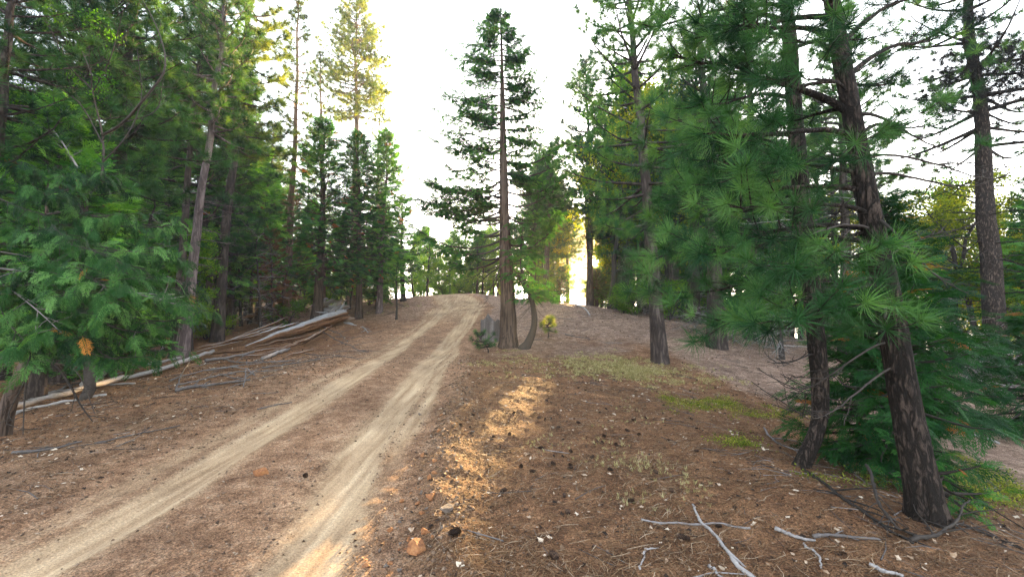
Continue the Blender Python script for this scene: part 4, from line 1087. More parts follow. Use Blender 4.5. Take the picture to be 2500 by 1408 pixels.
# heap of dead branches below the log
for i, (pts, r0, r1, lab, tn, tw, lf) in enumerate([
        ([(426, 957), (470, 948), (520, 942), (610, 930)], .045, .015, 'stout dark grey branch lowest in the branch heap below the log', .35, 5, None),
        ([(428, 955), (446, 920), (466, 894)], .018, .006, 'thin branch sticking up from the stout branch end', .35, 2, [.02, .15, .32]),
        ([(415, 932), (480, 915), (540, 906), (640, 892)], .025, .010, 'long bowed branch across the top of the branch heap', .4, 5, [.03, .08, .1, .1]),
        ([(430, 942), (520, 925), (600, 910), (690, 905)], .02, .008, 'long straight thin branch through the middle of the heap', .5, 5, [.03, .07, .06, .05]),
        ([(545, 882), (580, 890), (640, 890), (720, 884)], .03, .012, 'crooked grey branch tucked under the log splinters', .55, 5, [.08, .1, .1, .1]),
        ([(515, 905), (560, 902), (600, 905), (622, 918)], .02, .010, 'pale arched branch curling down at one end of the heap', .75, 3, [.06, .1, .08, .02]),
        ([(540, 918), (580, 928), (600, 926), (618, 912)], .016, .008, 'short wavy branch inside the heap', .45, 3, [.03, .06, .06, .04]),
        ([(600, 908), (598, 925), (594, 945)], .018, .010, 'short upright forked branch at the heap end', .55, 2, [.1, .06, .01]),
        ([(640, 900), (700, 893), (760, 882), (830, 872)], .02, .008, 'thin branch trailing from the heap towards the road', .4, 6, [.05, .05, .04, .02]),
        ([(780, 815), (820, 835), (860, 850), (900, 862)], .03, .008, 'dark root branch fanning down from the log end', .35, 8, [.3, .15, .06, .02]),
        ([(790, 808), (830, 822), (850, 838)], .025, .008, 'dark twisted root branch close against the log end', .4, 7, [.35, .2, .05]),
        ([(740, 862), (800, 868), (850, 872), (880, 880)], .016, .006, 'faint thin twig reaching out on bare dirt beside the log', .45, 5, None),
        ([(640, 880), (670, 870), (705, 858)], .06, .05, 'short thick pale slab of split wood in front of the log', .85, 0, [.05, .07, .1]),
        ([(500, 885), (560, 878), (620, 866)], .05, .03, 'brownish split stave leaning on the log splinters', .6, 0, [.05, .08, .12]),
        ([(630, 1000), (680, 990), (712, 982)], .014, .006, 'small dark twig lying alone below the branch heap', .4, 3, None),
        ([(230, 1085), (330, 1062), (440, 1040)], .012, .006, 'thin dark stick on needle litter near the leaning cedar', .3, 4, None),
        ([(30, 1108), (110, 1100), (200, 1080)], .022, .010, 'dark half buried stick close to the left edge', .3, 3, None),
        ([(885, 800), (892, 808), (898, 814)], .04, .02, 'small pale upturned wood chunk by the road bend', .9, 3, [.05, .1, .05])]):
    stick(pts, r0 * .8, r1, lab, tn * .8, 430 + i, None, M_GREYTWIG, lf, twigs=tw)

# stump
sb = hit(1197, 832)
st = thing('tree_stump', 'old grey splintered stump beside the tall open cedar', 'stump', sb)
A = Acc(); n = 22; sides = 40; s = np.linspace(0, 1, n); ang = np.arange(sides) * 2 * PI / sides
top = .78 + .10 * noise2(np.cos(ang) * 2.5, np.sin(ang) * 2.5, 5) + .34 * np.exp(-((ang - 1.9) / .22) ** 2) + .16 * np.exp(-((ang - 4.4) / .18) ** 2)
rr = .36 * (1 + .35 * np.exp(-s * 7))[:, None] * (1 + .10 * noise2(np.cos(ang)[None] * 5, np.sin(ang)[None] * 5 + s[:, None] * .5, 6))
V = np.stack([rr * np.cos(ang), rr * np.sin(ang), -.08 + s[:, None] * (top + .08)], -1)
Vin = np.stack([rr[-1] * .8 * np.cos(ang), rr[-1] * .8 * np.sin(ang), top - .06], -1); Vlow = np.stack([rr[-1] * .6 * np.cos(ang), rr[-1] * .6 * np.sin(ang), .5 + .05 * noise2(np.cos(ang) * 3, np.sin(ang) * 3, 8)], -1)
V = np.concatenate([V.reshape(-1, 3), Vin, Vlow, [[0, 0, .45]]]); m = n + 2
i = np.arange(m - 1)[:, None] * sides; j = np.arange(sides)[None]; j2 = (j + 1) % sides
Q = np.stack([i + j, i + j2, i + sides + j2, i + sides + j], -1).reshape(-1, 4)
Tt = np.stack([(m - 1) * sides + j[0], (m - 1) * sides + j2[0], np.full(sides, m * sides)], 1)
A.add(V, Q, Tt, .40 + .3 * noise2(V[:, 0] * 12, V[:, 1] * 12 + V[:, 2], 7))
link('stump_body', A.mesh('stump', M_GREYTWIG, True), st)

# ---- rocks
def rock_mesh(name, seed, mat, flat=.7):
    import bmesh
    bm = bmesh.new(); bmesh.ops.create_icosphere(bm, subdivisions=3, radius=1)
    r = rng_(seed); pl = unit(r.normal(size=(11, 3))); off = r.uniform(.34, .74, 11)
    for v in bm.verts:
        p = np.array(v.co)
        for k in range(11):
            d = p @ pl[k] - off[k]
            if d > 0: p = p - pl[k] * d
        p = p * (1 + .03 * noise2(np.array([p[0] * 3 + p[2]]), np.array([p[1] * 3 - p[2]]), seed)[0])
        v.co = p * [1, .8, flat]
    me = bpy.data.meshes.new(name); bm.to_mesh(me); bm.free(); me.materials.append(mat)
    return me
def rock_mat(name, a, b, c):
    m, nt, N, L, B = nodes_of(name)
    tc = N.new('ShaderNodeTexCoord'); nz = N.new('ShaderNodeTexNoise'); nz.inputs['Scale'].default_value = 2.2; nz.inputs['Detail'].default_value = 7; nz.inputs['Roughness'].default_value = .7
    L.new(tc.outputs['Object'], nz.inputs['Vector']); r = ramp(N, [(.3, a), (.5, b), (.72, c)]); L.new(nz.outputs['Fac'], r.inputs[0]); L.new(r.outputs[0], B.inputs['Base Color'])
    B.inputs['Roughness'].default_value = .9
    bp = N.new('ShaderNodeBump'); bp.inputs['Strength'].default_value = .5; bp.inputs['Distance'].default_value = .1; L.new(nz.outputs['Fac'], bp.inputs['Height']); L.new(bp.outputs[0], B.inputs['Normal'])
    return m
M_ROCK_O = rock_mat('orange_rock', (.12, .045, .02), (.30, .12, .045), (.46, .22, .085))
M_ROCK_G = rock_mat('grey_brown_rock', (.06, .045, .04), (.15, .115, .095), (.28, .22, .18))
ROCK_O = [rock_mesh('rock', 20 + k, M_ROCK_O) for k in range(4)]; ROCK_G = [rock_mesh('rock', 40 + k, M_ROCK_G) for k in range(4)]
rng = rng_(55)
def rock(px, py, wpx, orange, label, group=None, k=None):
    b = hit(px, py); s = wpx / FPX * b[1] / 2
    o = link('rock', (ROCK_O if orange else ROCK_G)[rng.integers(4) if k is None else k], None, b + [0, 0, s * .28])
    o.scale = (s, s * rng.uniform(.8, 1.1), s * rng.uniform(.8, 1.1)); o.rotation_euler = (rng.normal() * .2, rng.normal() * .2, rng.random() * 6)
    return tag(o, label, 'rock', group)
rock(1020, 1348, 62, True, 'largest orange rock, facing the road with a flat pale side', None, 0)
rock(1037, 1306, 34, True, 'orange rock just above the largest orange rock', None, 1)
rock(893, 1384, 26, True, 'flat bright orange rock alone at the road edge', None, 2)
rock(1090, 1252, 44, False, 'rounded dark grey rock beside the orange rocks', None, 0)
rock(1050, 1222, 34, True, 'dull orange rock higher on the rubble ridge', None, 3)
rock(1048, 1172, 28, True, 'small orange rock at the upper end of the rubble ridge', None, 1)
rock(1030, 1255, 24, True, 'small orange rock half sunk in the rubble ridge', None, 2)
rock(640, 1160, 46, True, 'dusty flat lump of earth between the two wheel ruts', None, 1)
for i in range(46):
    py = rng.uniform(1010, 1400); px = np.interp(py, [1010, 1150, 1250, 1400], [1115, 1060, 1020, 960]) + rng.normal() * 40
    rock(px, py, rng.uniform(8, 22), rng.random() < .55, 'small stone of the rubble ridge along the road edge', 'small stones of the rubble ridge')

# ---- pine cones
def cone_mesh():
    A = Acc(); n = 90; k = np.arange(n); u = (k + .5) / n; a = k * 2.39996
    body = np.stack([np.zeros(14), np.zeros(14), np.linspace(-1, 1, 14)], 1)
    prof = lambda z: np.sqrt(np.maximum(1 - (z * .98) ** 2, 0)) ** .9 * (1 - .22 * z)
    A.tube(body, np.maximum(.52 * prof(body[:, 2]), .02), 10, .2)
    z = -1 + 2 * u; r = .62 * prof(z) + .04
    P = np.stack([np.cos(a) * r, np.sin(a) * r, z], 1); D = np.stack([np.cos(a), np.sin(a), .35 + 0 * a], 1)
    Vs = np.array([[-.16, -.10, 0], [-.16, .10, 0], [.10, .17, .03], [.20, 0, .08], [.10, -.17, .03]])
    A.place([(Vs, np.array([[0, 1, 2, 4]]), np.array([[2, 3, 4]]))], P, D, [0, 0, 1.], 1.0, .25 + .5 * rng.random(n), rng)
    return A.mesh('pine_cone', M_CONE)
M_CONE = wood_mat('cone_scales', [(0, (.010, .006, .005)), (.5, (.045, .026, .018)), (1, (.14, .085, .055))], bump=0)
CONE = cone_mesh()
def cone(px, py, label, group=None, size=.033):
    b = hit(px, py); o = link('pine_cone', CONE, None, b + [0, 0, size * .55])
    s = size * rng.uniform(.85, 1.2); o.scale = (s * .8, s * .8, s); o.rotation_euler = (R(90) + rng.normal() * .3, rng.normal() * .4, rng.random() * 6.28)
    return tag(o, label, 'pine cone', group)
cone(1111, 1306, 'open dark pine cone on the gravel right beside the orange rocks', None, .042)
cone(1353, 1363, 'dark pine cone lying alone lowest on the needle litter', None, .040)
cone(1669, 1322, 'pine cone between the long white stick and the hooked stick', None, .036)
cone(746, 1168, 'lone pine cone lying on the road between the wheel ruts')
cone(1392, 1148, 'pine cone by a patch of dry wisps midway down the slope')
for (x, y) in [(1386, 1253), (1378, 1213), (1392, 1138), (1351, 1136), (1272, 1142), (1394, 1105), (1470, 1082), (1504, 1087), (1633, 1077), (1475, 1068), (1363, 1045), (1412, 1034), (1331, 1026), (1316, 1022), (1601, 1157), (1300, 1154), (1229, 1202),
               (1464, 1010), (1547, 1028), (1688, 1025), (1576, 1022), (1412, 948), (1335, 979), (1244, 1063), (1204, 1068), (1530, 1052), (1560, 1064), (1490, 1150), (1445, 1120), (1700, 1105), (1150, 1060), (1155, 1015), (1125, 1040), (1480, 1000), (1620, 990), (1255, 1010), (1320, 1095), (1640, 1200), (1755, 1290), (1540, 1230)]:
    cone(x, y, 'small dark pine cone scattered on the litter slope among many', 'pine cones scattered on the litter slope', .027)
# ------------------------------------------------------------------ the wood behind: prototypes and copies
def proto(name, W, C, wm, cm, crown='crown'):
    t = thing(name, None, 'tree', (0, 0, 0))
    link('trunk', W.mesh('trunk', wm, True), t)
    if C is not None: link(crown, C.mesh('crown', cm), t)
    return t
PROTO = {}
PROTO['pine'] = [(proto('pine_tree', *pine_geo(rng_(1000 + k), 14, .19 + .03 * k, cb=[.22, .38, .52, .30, .45][k], cw=[2.6, 2.3, 2.1, 2.8, 2.3][k], whorls=24, per=6, tufts=8, dead=30, ts=1.1, T=TUFT_MID, deadlen=1.2, lean=[(.02, 0), (-.03, .02), (0, 0), (.04, -.02), (-.015, 0)][k]), M_BARK_FAR, M_PINE), 14) for k in range(5)]
PROTO['cedar'] = [(proto('young_cedar', *cedar_geo(rng_(1020 + k), 9, .14, cb=[.10, .25, .18, .32][k], cw=[1.9, 1.7, 2.2, 1.7][k], nb=180, sprays=10, dead=24, dry=.008, ss=1.15), M_BARK_FAR, M_CEDAR), 9) for k in range(4)]
PROTO['oak'] = [(proto('oak_tree', *broadleaf_geo(rng_(1040 + k), 6, .09, 1.7, 30, 12, CLUMP, .2), M_DARKTWIG, M_OAK), 6) for k in range(3)]
PROTO['yellow'] = [(proto('oak_tree', *broadleaf_geo(rng_(1050 + k), 6, .09, 1.7, 26, 9, CLUMP, .2), M_DARKTWIG, M_YELLOW), 6) for k in range(2)]
PROTO['bush'] = [(proto('shrub', *broadleaf_geo(rng_(1060 + k), 1.6, .025, .8, 36, 8, CLUMP_FINE, .05, 4, 1.0), M_DARKTWIG, M_OAK), 1.6) for k in range(2)]
PROTO['dead'] = []
for k in range(4):
    Wd, Bd = dead_geo(rng_(1070 + k), 5.5, .07, 46, 1.1, lean=[(.05, 0), (-.08, .02), (0, 0), (.12, .05)][k], broken=k % 2 == 0)
    t = thing('dead_tree', None, 'tree', (0, 0, 0)); link('trunk', Wd.mesh('trunk', M_DARKTWIG, True), t); link('twig_crown', Bd.mesh('twig_crown', M_GREYTWIG), t)
    PROTO['dead'].append((t, 5.5))
PROTO['dry'] = []
for k in range(2):
    Wd, Cd = cedar_geo(rng_(1080 + k), 5, .06, cb=.1, cw=1.0, nb=50, sprays=6, dead=20)
    PROTO['dry'].append((proto('dead_cedar', Wd, Cd, M_DARKTWIG, M_DRYLEAF), 5))
Wd, Bd = dead_geo(rng_(1090), 1.2, .02, 60, .9, broken=True, curl=.3)
t = thing('dead_bush', None, 'bush', (0, 0, 0)); link('stem', Wd.mesh('stem', M_GREYTWIG, True), t); link('twig_crown', Bd.mesh('twig_crown', M_GREYTWIG), t)
PROTO['deadbush'] = [(t, 1.2)]
for v in PROTO.values():
    for p, _ in v: p['fresh'] = True

CATS = {'pine': 'tree', 'cedar': 'tree', 'oak': 'tree', 'yellow': 'tree', 'bush': 'shrub', 'dead': 'tree', 'dry': 'tree', 'deadbush': 'bush'}
KINDS = {'pine': 'dark pine', 'cedar': 'dense green cedar', 'oak': 'bright green oak', 'yellow': 'yellow backlit oak', 'bush': 'leafy green shrub', 'dead': 'bare grey dead tree', 'dry': 'rust brown dead cedar', 'deadbush': 'grey leafless bush'}
rngF = rng_(2024)
PLACED = []
def put(kind, x, y, height, k=None, tilt=0.03):
    lst = PROTO[kind]; k = int(rngF.integers(len(lst))) if k is None else k
    p, h0 = lst[k]; s = height / h0
    loc = (x, y, H1(x, y) - .05)
    w = s ** .85 if height > h0 else s ** .6
    sc = (w * rngF.uniform(.9, 1.1), w * rngF.uniform(.9, 1.1), s)
    rz = rngF.random() * 6.28; tl = (rngF.normal() * tilt, rngF.normal() * tilt)
    if p.get('fresh'):
        del p['fresh']
        p.location = loc; p.rotation_euler = (tl[0], tl[1], rz); p.scale = sc; o = p
    else:
        o = dup(p, loc, rz, sc, tl)
    PLACED.append((o, kind, height, x, y))
    return o

def sky_py(px):
    """upper limit (photo pixel row) for tree tops, by column: keeps the open sky open"""
    return np.interp(px, [0, 540, 620, 700, 760, 800, 900, 955, 1000, 1060, 1180, 1260, 1300, 1360, 1395, 1420, 2120, 2200, 2260, 2330, 2420, 2500], [-300, -300, -60, 60, 180, 300, 360, 420, 480, 515, 545, 460, 320, 330, 300, -150, -150, 60, 380, 400, 380, 340])

# shafts of low sun that reach the ground: no tree stands in them
SHAFTS = [hit(840, 1345)]
def in_shaft(x, y, kind='cedar'):
    if y > 20 and abs(x * math.cos(SUN_AZ) - y * math.sin(SUN_AZ)) < (.40 if kind == 'pine' else .8): return True
    for q in SHAFTS:
        if y > q[1] and abs((x - q[0]) * math.cos(SUN_AZ) - (y - q[1]) * math.sin(SUN_AZ)) < (.45 if kind == 'pine' else (1.9 if q[1] < 4 else 1.0) if y > 22 else 1.0 if q[1] < 4 else .7): return True
    return False
def put_px(kind, px, Y, f=1.0, hmin=2, hmax=19, k=None):
    x = at(px, 759, Y)[0]; z = H1(x, Y)
    if in_shaft(x, Y, kind): return None
    xr_, yr_ = rut_x(LEFT_RUT, np.array([Y]))[0], rut_x(RIGHT_RUT, np.array([Y]))[0]
    if xr_ - 1.9 < x < yr_ + 1.6 and Y < 48: return None
    top = sky_py(px); hm = (759 - top) / FPX * Y + 1.6 - z
    h = min(hm * f, hmax * rngF.uniform(.8, 1.1))
    if h < hmin: return None
    for (_, kk, _, ax, ay) in PLACED:
        if kk == kind and math.hypot(ax - x, ay - Y) < .5: return None
    return put(kind, x, Y, h, k)

# left wood: near, middle, deep
for px, Y, kind, f, hm in [(-60, 7.2, 'pine', 1, 13), (-200, 8.2, 'pine', 1, 12), (100, 7.6, 'cedar', 1, 5.5), (270, 9.6, 'cedar', 1, 5), (150, 9.4, 'pine', 1, 15), (255, 10.4, 'pine', 1, 14), (20, 11, 'cedar', 1, 8), (300, 14.5, 'cedar', 1, 8), (390, 17, 'cedar', 1, 9),
                       (-120, 9, 'cedar', 1, 7), (180, 13.5, 'cedar', 1, 7), (560, 20, 'cedar', 1, 12), (630, 24, 'cedar', 1, 9), (500, 19, 'pine', 1, 15), (590, 21, 'dead', 1, 7), (665, 19.5, 'dry', 1, 5.5), (640, 18.5, 'dead', 1, 5),
                       (610, 22, 'dead', 1, 8), (700, 24, 'dry', 1, 6.5), (690, 20.5, 'dead', 1, 4), (240, 12, 'dead', 1, 5), (330, 11.8, 'dead', 1, 4.5), (400, 15, 'dead', 1, 5), (110, 10, 'dead', 1, 5), (700, 20, 'bush', 1, 1.2),
                       (310, 15, 'bush', 1, 1.6), (505, 17, 'bush', 1, 1.5), (470, 15, 'oak', 1, 4), (180, 11, 'oak', 1, 4), (380, 20, 'yellow', 1, 7), (420, 24, 'yellow', 1, 9), (570, 25, 'yellow', 1, 7), (660, 30, 'pine', 1, 15)]:
    put_px(kind, px, Y, f, 1, hm)
for i in range(58):
    px = -150 + 1150 * (i + rngF.random()) / 58
    Y = rngF.uniform(18, 56) if px < 560 else rngF.uniform(26, 60)
    kind = rngF.choice(['pine', 'cedar', 'dead', 'pine', 'dead'], p=[.34, .20, .16, .14, .16])
    put_px(kind, px, Y, rngF.uniform(.55, 1.0), 2.5, dict(pine=17, cedar=10, dead=8)[kind])
for i in range(46):
    px = -100 + 1080 * (i + rngF.random()) / 46
    Y = rngF.uniform(15, 24) if px < 480 else rngF.uniform(26, 36)
    put_px(rngF.choice(['bush', 'oak', 'deadbush', 'dead', 'cedar'], p=[.2, .14, .14, .22, .30]), px, Y, .6, .5, 4.0)
# beyond the crest of the road
for px, Y, kind, f, hm in [(1010, 42, 'oak', .9, 6), (1045, 46, 'oak', .9, 6), (1085, 44, 'oak', .9, 5.5), (1125, 47, 'oak', .9, 5.5), (1160, 43, 'oak', .9, 5), (1000, 38, 'cedar', .95, 8), (1035, 50, 'cedar', 1, 9), (1095, 52, 'cedar', 1, 9), (1140, 50, 'pine', 1, 10),
                       (1185, 46, 'cedar', 1, 9), (1215, 44, 'pine', 1, 12), (1255, 42, 'cedar', .9, 9), (1165, 38, 'pine', .8, 8), (1200, 50, 'pine', 1, 12), (1060, 44, 'bush', 1, 2), (1130, 42, 'bush', 1, 2), (980, 40, 'oak', .9, 5), (1020, 40, 'bush', 1, 2.2),
                       (990, 37, 'oak', 1, 6), (1015, 39, 'oak', 1, 7), (1042, 40, 'oak', 1, 7), (1070, 41, 'oak', 1, 7), (1098, 40, 'oak', 1, 7), (1122, 41, 'oak', 1, 7), (1150, 40, 'oak', 1, 7), (1178, 41, 'oak', 1, 7), (1205, 43, 'oak', 1, 8), (1055, 37, 'bush', 1, 2.4), (1085, 38, 'bush', 1, 2.2), (1115, 37, 'bush', 1, 2.2), (1140, 39, 'bush', 1, 2.4), (1010, 55, 'cedar', 1, 10), (1060, 58, 'oak', 1, 9), (1110, 60, 'cedar', 1, 9), (1150, 57, 'oak', 1, 9), (1190, 54, 'oak', 1, 8), (1230, 50, 'oak', 1, 9), (1030, 47, 'bush', 1, 3), (1100, 49, 'bush', 1, 3), (1170, 45, 'bush', 1, 2.6), (1215, 40, 'oak', .8, 5), (1250, 38, 'bush', 1, 2.5), (1275, 40, 'oak', .8, 6), (1310, 40, 'pine', 1, 16), (1345, 46, 'pine', 1, 17), (1385, 42, 'cedar', 1, 14), (1330, 34, 'oak', .7, 7), (1290, 36, 'oak', .7, 6)]:
    put_px(kind, px, Y, f, 1, hm)
# right wood on and behind the ridge
for px, Y, kind, f, hm in [(1300, 31, 'pine', .85, 13), (1332, 29, 'pine', 1, 13), (1368, 33, 'cedar', .9, 11), (1350, 36, 'oak', 1, 7), (1390, 34, 'pine', 1, 14), (1318, 38, 'yellow', 1, 7), (1345, 41, 'yellow', 1, 9), (1380, 43, 'yellow', 1, 9), (1415, 29, 'pine', 1, 16), (1450, 33, 'pine', 1, 17), (1500, 36, 'pine', 1, 17), (1470, 38, 'cedar', 1, 12), (1435, 40, 'oak', 1, 8), (1400, 38, 'oak', 1, 7), (1300, 26, 'bush', 1, 1.6), (1380, 27, 'bush', 1, 1.4), (1490, 26, 'pine', 1, 15), (1475, 25, 'dead', 1, 5), (1540, 28, 'pine', 1, 16), (1520, 25, 'dead', 1, 6), (1420, 30, 'cedar', 1, 8), (1405, 27, 'cedar', .8, 4.5), (1650, 22, 'pine', 1, 15), (1690, 20, 'pine', 1, 15), (1720, 24, 'cedar', 1, 9),
                       (1830, 17, 'pine', 1, 14), (1905, 14, 'dead', 1, 6), (2060, 16, 'pine', 1, 14), (2130, 14, 'dead', 1, 7), (2330, 15, 'dead', 1, 6), (2300, 12, 'dead', 1, 4), (2360, 17, 'yellow', 1, 8),
                       (2450, 16, 'yellow', 1, 8), (2300, 19, 'yellow', 1, 9), (2500, 19, 'yellow', 1, 9), (2250, 22, 'yellow', 1, 9), (2420, 11, 'deadbush', 1, 1.4), (2380, 12, 'deadbush', 1, 1.3), (2460, 10, 'deadbush', 1, 1.2), (2340, 13.5, 'deadbush', 1, 1.3), (2480, 13, 'oak', 1, 4), (2560, 12, 'cedar', 1, 6),
                       (1530, 23.5, 'deadbush', 1, 1.2), (1600, 22, 'deadbush', 1, 1.2), (1660, 19, 'deadbush', 1, 1.1), (1790, 16, 'deadbush', 1, 1.2), (1700, 17, 'deadbush', 1, 1.2), (1430, 32, 'oak', .7, 4), (1450, 35, 'yellow', .8, 5), (1400, 33, 'yellow', .8, 3), (2200, 15, 'yellow', 1, 7), (2240, 17, 'yellow', 1, 8), (2290, 15, 'yellow', 1, 7), (2325, 18, 'oak', 1, 8), (2345, 21, 'yellow', 1, 9), (2400, 14.5, 'yellow', 1, 7), (2440, 18, 'yellow', 1, 8), (2475, 14, 'yellow', 1, 7), (2510, 16, 'oak', 1, 7), (2270, 25, 'pine', 1, 9), (2310, 28, 'dead', 1, 8), (2380, 26, 'dead', 1, 9), (2620, 14, 'pine', 1, 13)]:
    put_px(kind, px, Y, f, 1, hm)
for i in range(34):
    px = 1470 + 480 * (i + rngF.random()) / 34
    put_px(rngF.choice(['pine', 'dead', 'pine', 'oak', 'yellow'], p=[.4, .2, .1, .15, .15]), px, rngF.uniform(23, 34), rngF.uniform(.45, .95), 2.5, 14)
for i in range(22):
    px = 1300 + 620 * (i + rngF.random()) / 22
    put_px(rngF.choice(['bush', 'deadbush', 'oak']), px, np.interp(px, [1300, 1500, 1750, 1920], [26, 23, 18, 14]) + rngF.uniform(0, 5), .4, .5, 1.9)
for i in range(40):
    px = 1290 + 420 * (i + rngF.random()) / 40; Y = rngF.uniform(27, 60)
    put_px(rngF.choice(['pine', 'cedar', 'dead', 'oak', 'yellow'], p=[.34, .06, .28, .16, .16]), px, Y, rngF.uniform(.5, 1.0), 2.5, 16)
for i in range(48):
    px = 1290 + 1330 * (i + rngF.random()) / 48
    Y = rngF.uniform(26, 50) if px < 1900 else rngF.uniform(18, 44)
    if 2180 < px < 2380 and rngF.random() < .5: continue
    kind = rngF.choice(['pine', 'cedar', 'dead', 'oak', 'yellow'], p=[.40, .22, .20, .10, .08]) if px < 2150 else rngF.choice(['yellow', 'oak', 'dead'], p=[.5, .2, .3])
    put_px(kind, px, Y, rngF.uniform(.6, 1.0), 2.5, dict(pine=16, cedar=10, dead=8, oak=7, yellow=8)[kind])
for v in list(PROTO.values()):
    for p, _ in v:
        if p.get('fresh'):
            for c in list(p.children): bpy.data.objects.remove(c)
            bpy.data.objects.remove(p)

# trees that stand in the way of the shafts of sun the photograph shows are shifted aside
def clear_shafts():
    global PLACED
    tg = [hit(*q) + [0, 0, .06] for q in [(760, 1400), (800, 1370), (840, 1340), (880, 1300), (920, 1270), (850, 1390), (1225, 1075), (1250, 1090), (1240, 1108)]]
    tg += [CAM + np.array(q) for q in ([0, .3, 0], [.03, .3, .02], [-.03, .3, -.02])]
    sd = Vector(sun_dir); side = Vector((math.cos(SUN_AZ), -math.sin(SUN_AZ), 0))
    rec = {r[0].name: i for i, r in enumerate(PLACED)}
    for it in range(18):
        bpy.context.view_layer.update(); dg = bpy.context.evaluated_depsgraph_get(); moved = 0; done = set()
        for q in tg:
            o = Vector(q)
            for step in range(60):
                ok, loc, nrm, idx, ob, mtx = scene.ray_cast(dg, o, sd)
                if not ok: break
                root = ob
                while root.parent: root = root.parent
                if root.name in rec:
                    if root.name not in done:
                        rt = bpy.data.objects[root.name]
                        off = (rt.location - Vector(q)).dot(side)
                        rt.location += side * (.7 if off >= 0 else -.7); rt.location.z = H1(rt.location.x, rt.location.y) - .05
                        i = rec[root.name]; PLACED[i] = PLACED[i][:3] + (rt.location.x, rt.location.y); done.add(root.name); moved += 1
                    o = loc + sd * .4
                else:
                    o = loc + sd * .15
        if not moved: break
    print('shaft clearing', it, moved)
clear_shafts()
# whatever still bars the view of the sun is left out
sd_ = Vector(sun_dir); bpy.context.view_layer.update(); dg_ = bpy.context.evaluated_depsgraph_get(); bar = set()
for q in (CAM, CAM + np.array([.02, 0, 0]), CAM - np.array([.02, 0, 0])):
    o_ = Vector(q)
    for step in range(40):
        ok, loc, nrm, idx, ob, mtx = scene.ray_cast(dg_, o_, sd_)
        if not ok: break
        while ob.parent: ob = ob.parent
        bar.add(ob.name); o_ = loc + sd_ * .3
for r_ in [r for r in PLACED if r[0].name in bar]:
    for c in list(r_[0].children): bpy.data.objects.remove(c)
    PLACED.remove(r_); bpy.data.objects.remove(r_[0])
for off, Y, k in [(-3.0, 36, 'cedar'), (-3.6, 31, 'oak'), (-4.1, 38, 'oak'), (-2.9, 44, 'oak'), (.95, 40, 'oak'), (1.6, 34, 'oak')]:
    bx = off + math.tan(SUN_AZ) * Y; put(k, bx, Y, max(2.0, 1.6 + .118 * Y - .5 - H1(bx, Y)))  # low trees added to block sun streaks on the road
for off, Y, hh_ in [(-3.0, 47, 15), (2.2, 37, 14), (-3.6, 42, 13), (1.9, 46, 16)]:
    put('pine', off + math.tan(SUN_AZ) * Y, Y, hh_, 2)
for q, Y, k in [((1480, 950), 31, 'cedar'), ((1500, 1120), 35, 'oak'), ((1470, 1250), 33, 'oak'), ((1530, 1000), 37, 'cedar'), ((1440, 1350), 38, 'oak')]:
    g = hit(*q); bx = g[0] + math.tan(SUN_AZ) * (Y - g[1]); put(k, bx, Y, max(2.0, 1.6 + .118 * Y - .6 - H1(bx, Y)))  # low trees added across the sun's line to break a stripe on the slope

# labels: what it is, how tall, and which landmark it stands by; what is left alike shares a group
LAND = [(-80, 'beside the left edge'), (95, 'behind the leaning cedar'), (215, 'behind the bare oak'), (330, 'just past the bare oak'), (450, 'behind the pale lilac-grey pine'), (535, 'behind the golden tufted pine'), (640, 'behind the shattered log'),
        (705, 'behind the slim sparse pine'), (790, 'behind the first young cedar'), (866, 'below the tallest round-crowned pine'), (930, 'behind the peeling young cedar'), (1000, 'where the road bends away'), (1085, 'beyond the road crest'), (1160, 'just past the road crest'),
        (1240, 'behind the tall open cedar'), (1320, 'past the little yellow-topped sapling'), (1420, 'where the sun shines through'), (1520, 'on the ridge above the dry grass'), (1610, 'behind the pine on the dry grass'), (1750, 'round the broad dark trunk'), (1870, 'behind the hanging pine boughs'),
        (1985, 'behind the crooked pine'), (2140, 'behind the leaning pine'), (2280, 'in the gap past the leaning pine'), (2430, 'behind the thick straight pine'), (2560, 'at the right edge')]
byk = {}
for rec in PLACED:
    o, kind, h, x, y = rec
    px = to_px(np.array([x, y, 2.0]))[0]
    land = min(LAND, key=lambda l: abs(l[0] - px))[1]
    byk.setdefault((kind, land), []).append(rec)
for (kind, land), recs in byk.items():
    recs.sort(key=lambda r: r[4])
    n = len(recs)
    for i, (o, _, h, x, y) in enumerate(recs):
        dist = '' if n == 1 else ['nearest ', 'farthest '][i] if n == 2 else ('nearest ' if i == 0 else 'farthest ' if i == n - 1 else ['', 'second nearest ', 'third nearest ', 'fourth nearest '][min(i, 3)])
        size = ('tall' if h > 12 else 'short' if h < 8 else 'middling') if CATS[kind] == 'tree' and kind in ('pine', 'cedar') else ('slim' if h > 5 else 'low') if CATS[kind] == 'tree' else 'low'
        tag(o, f'{dist}{size} {KINDS[kind]} {land}', CATS[kind], None if n < 5 else f'{KINDS[kind]}s {land}')

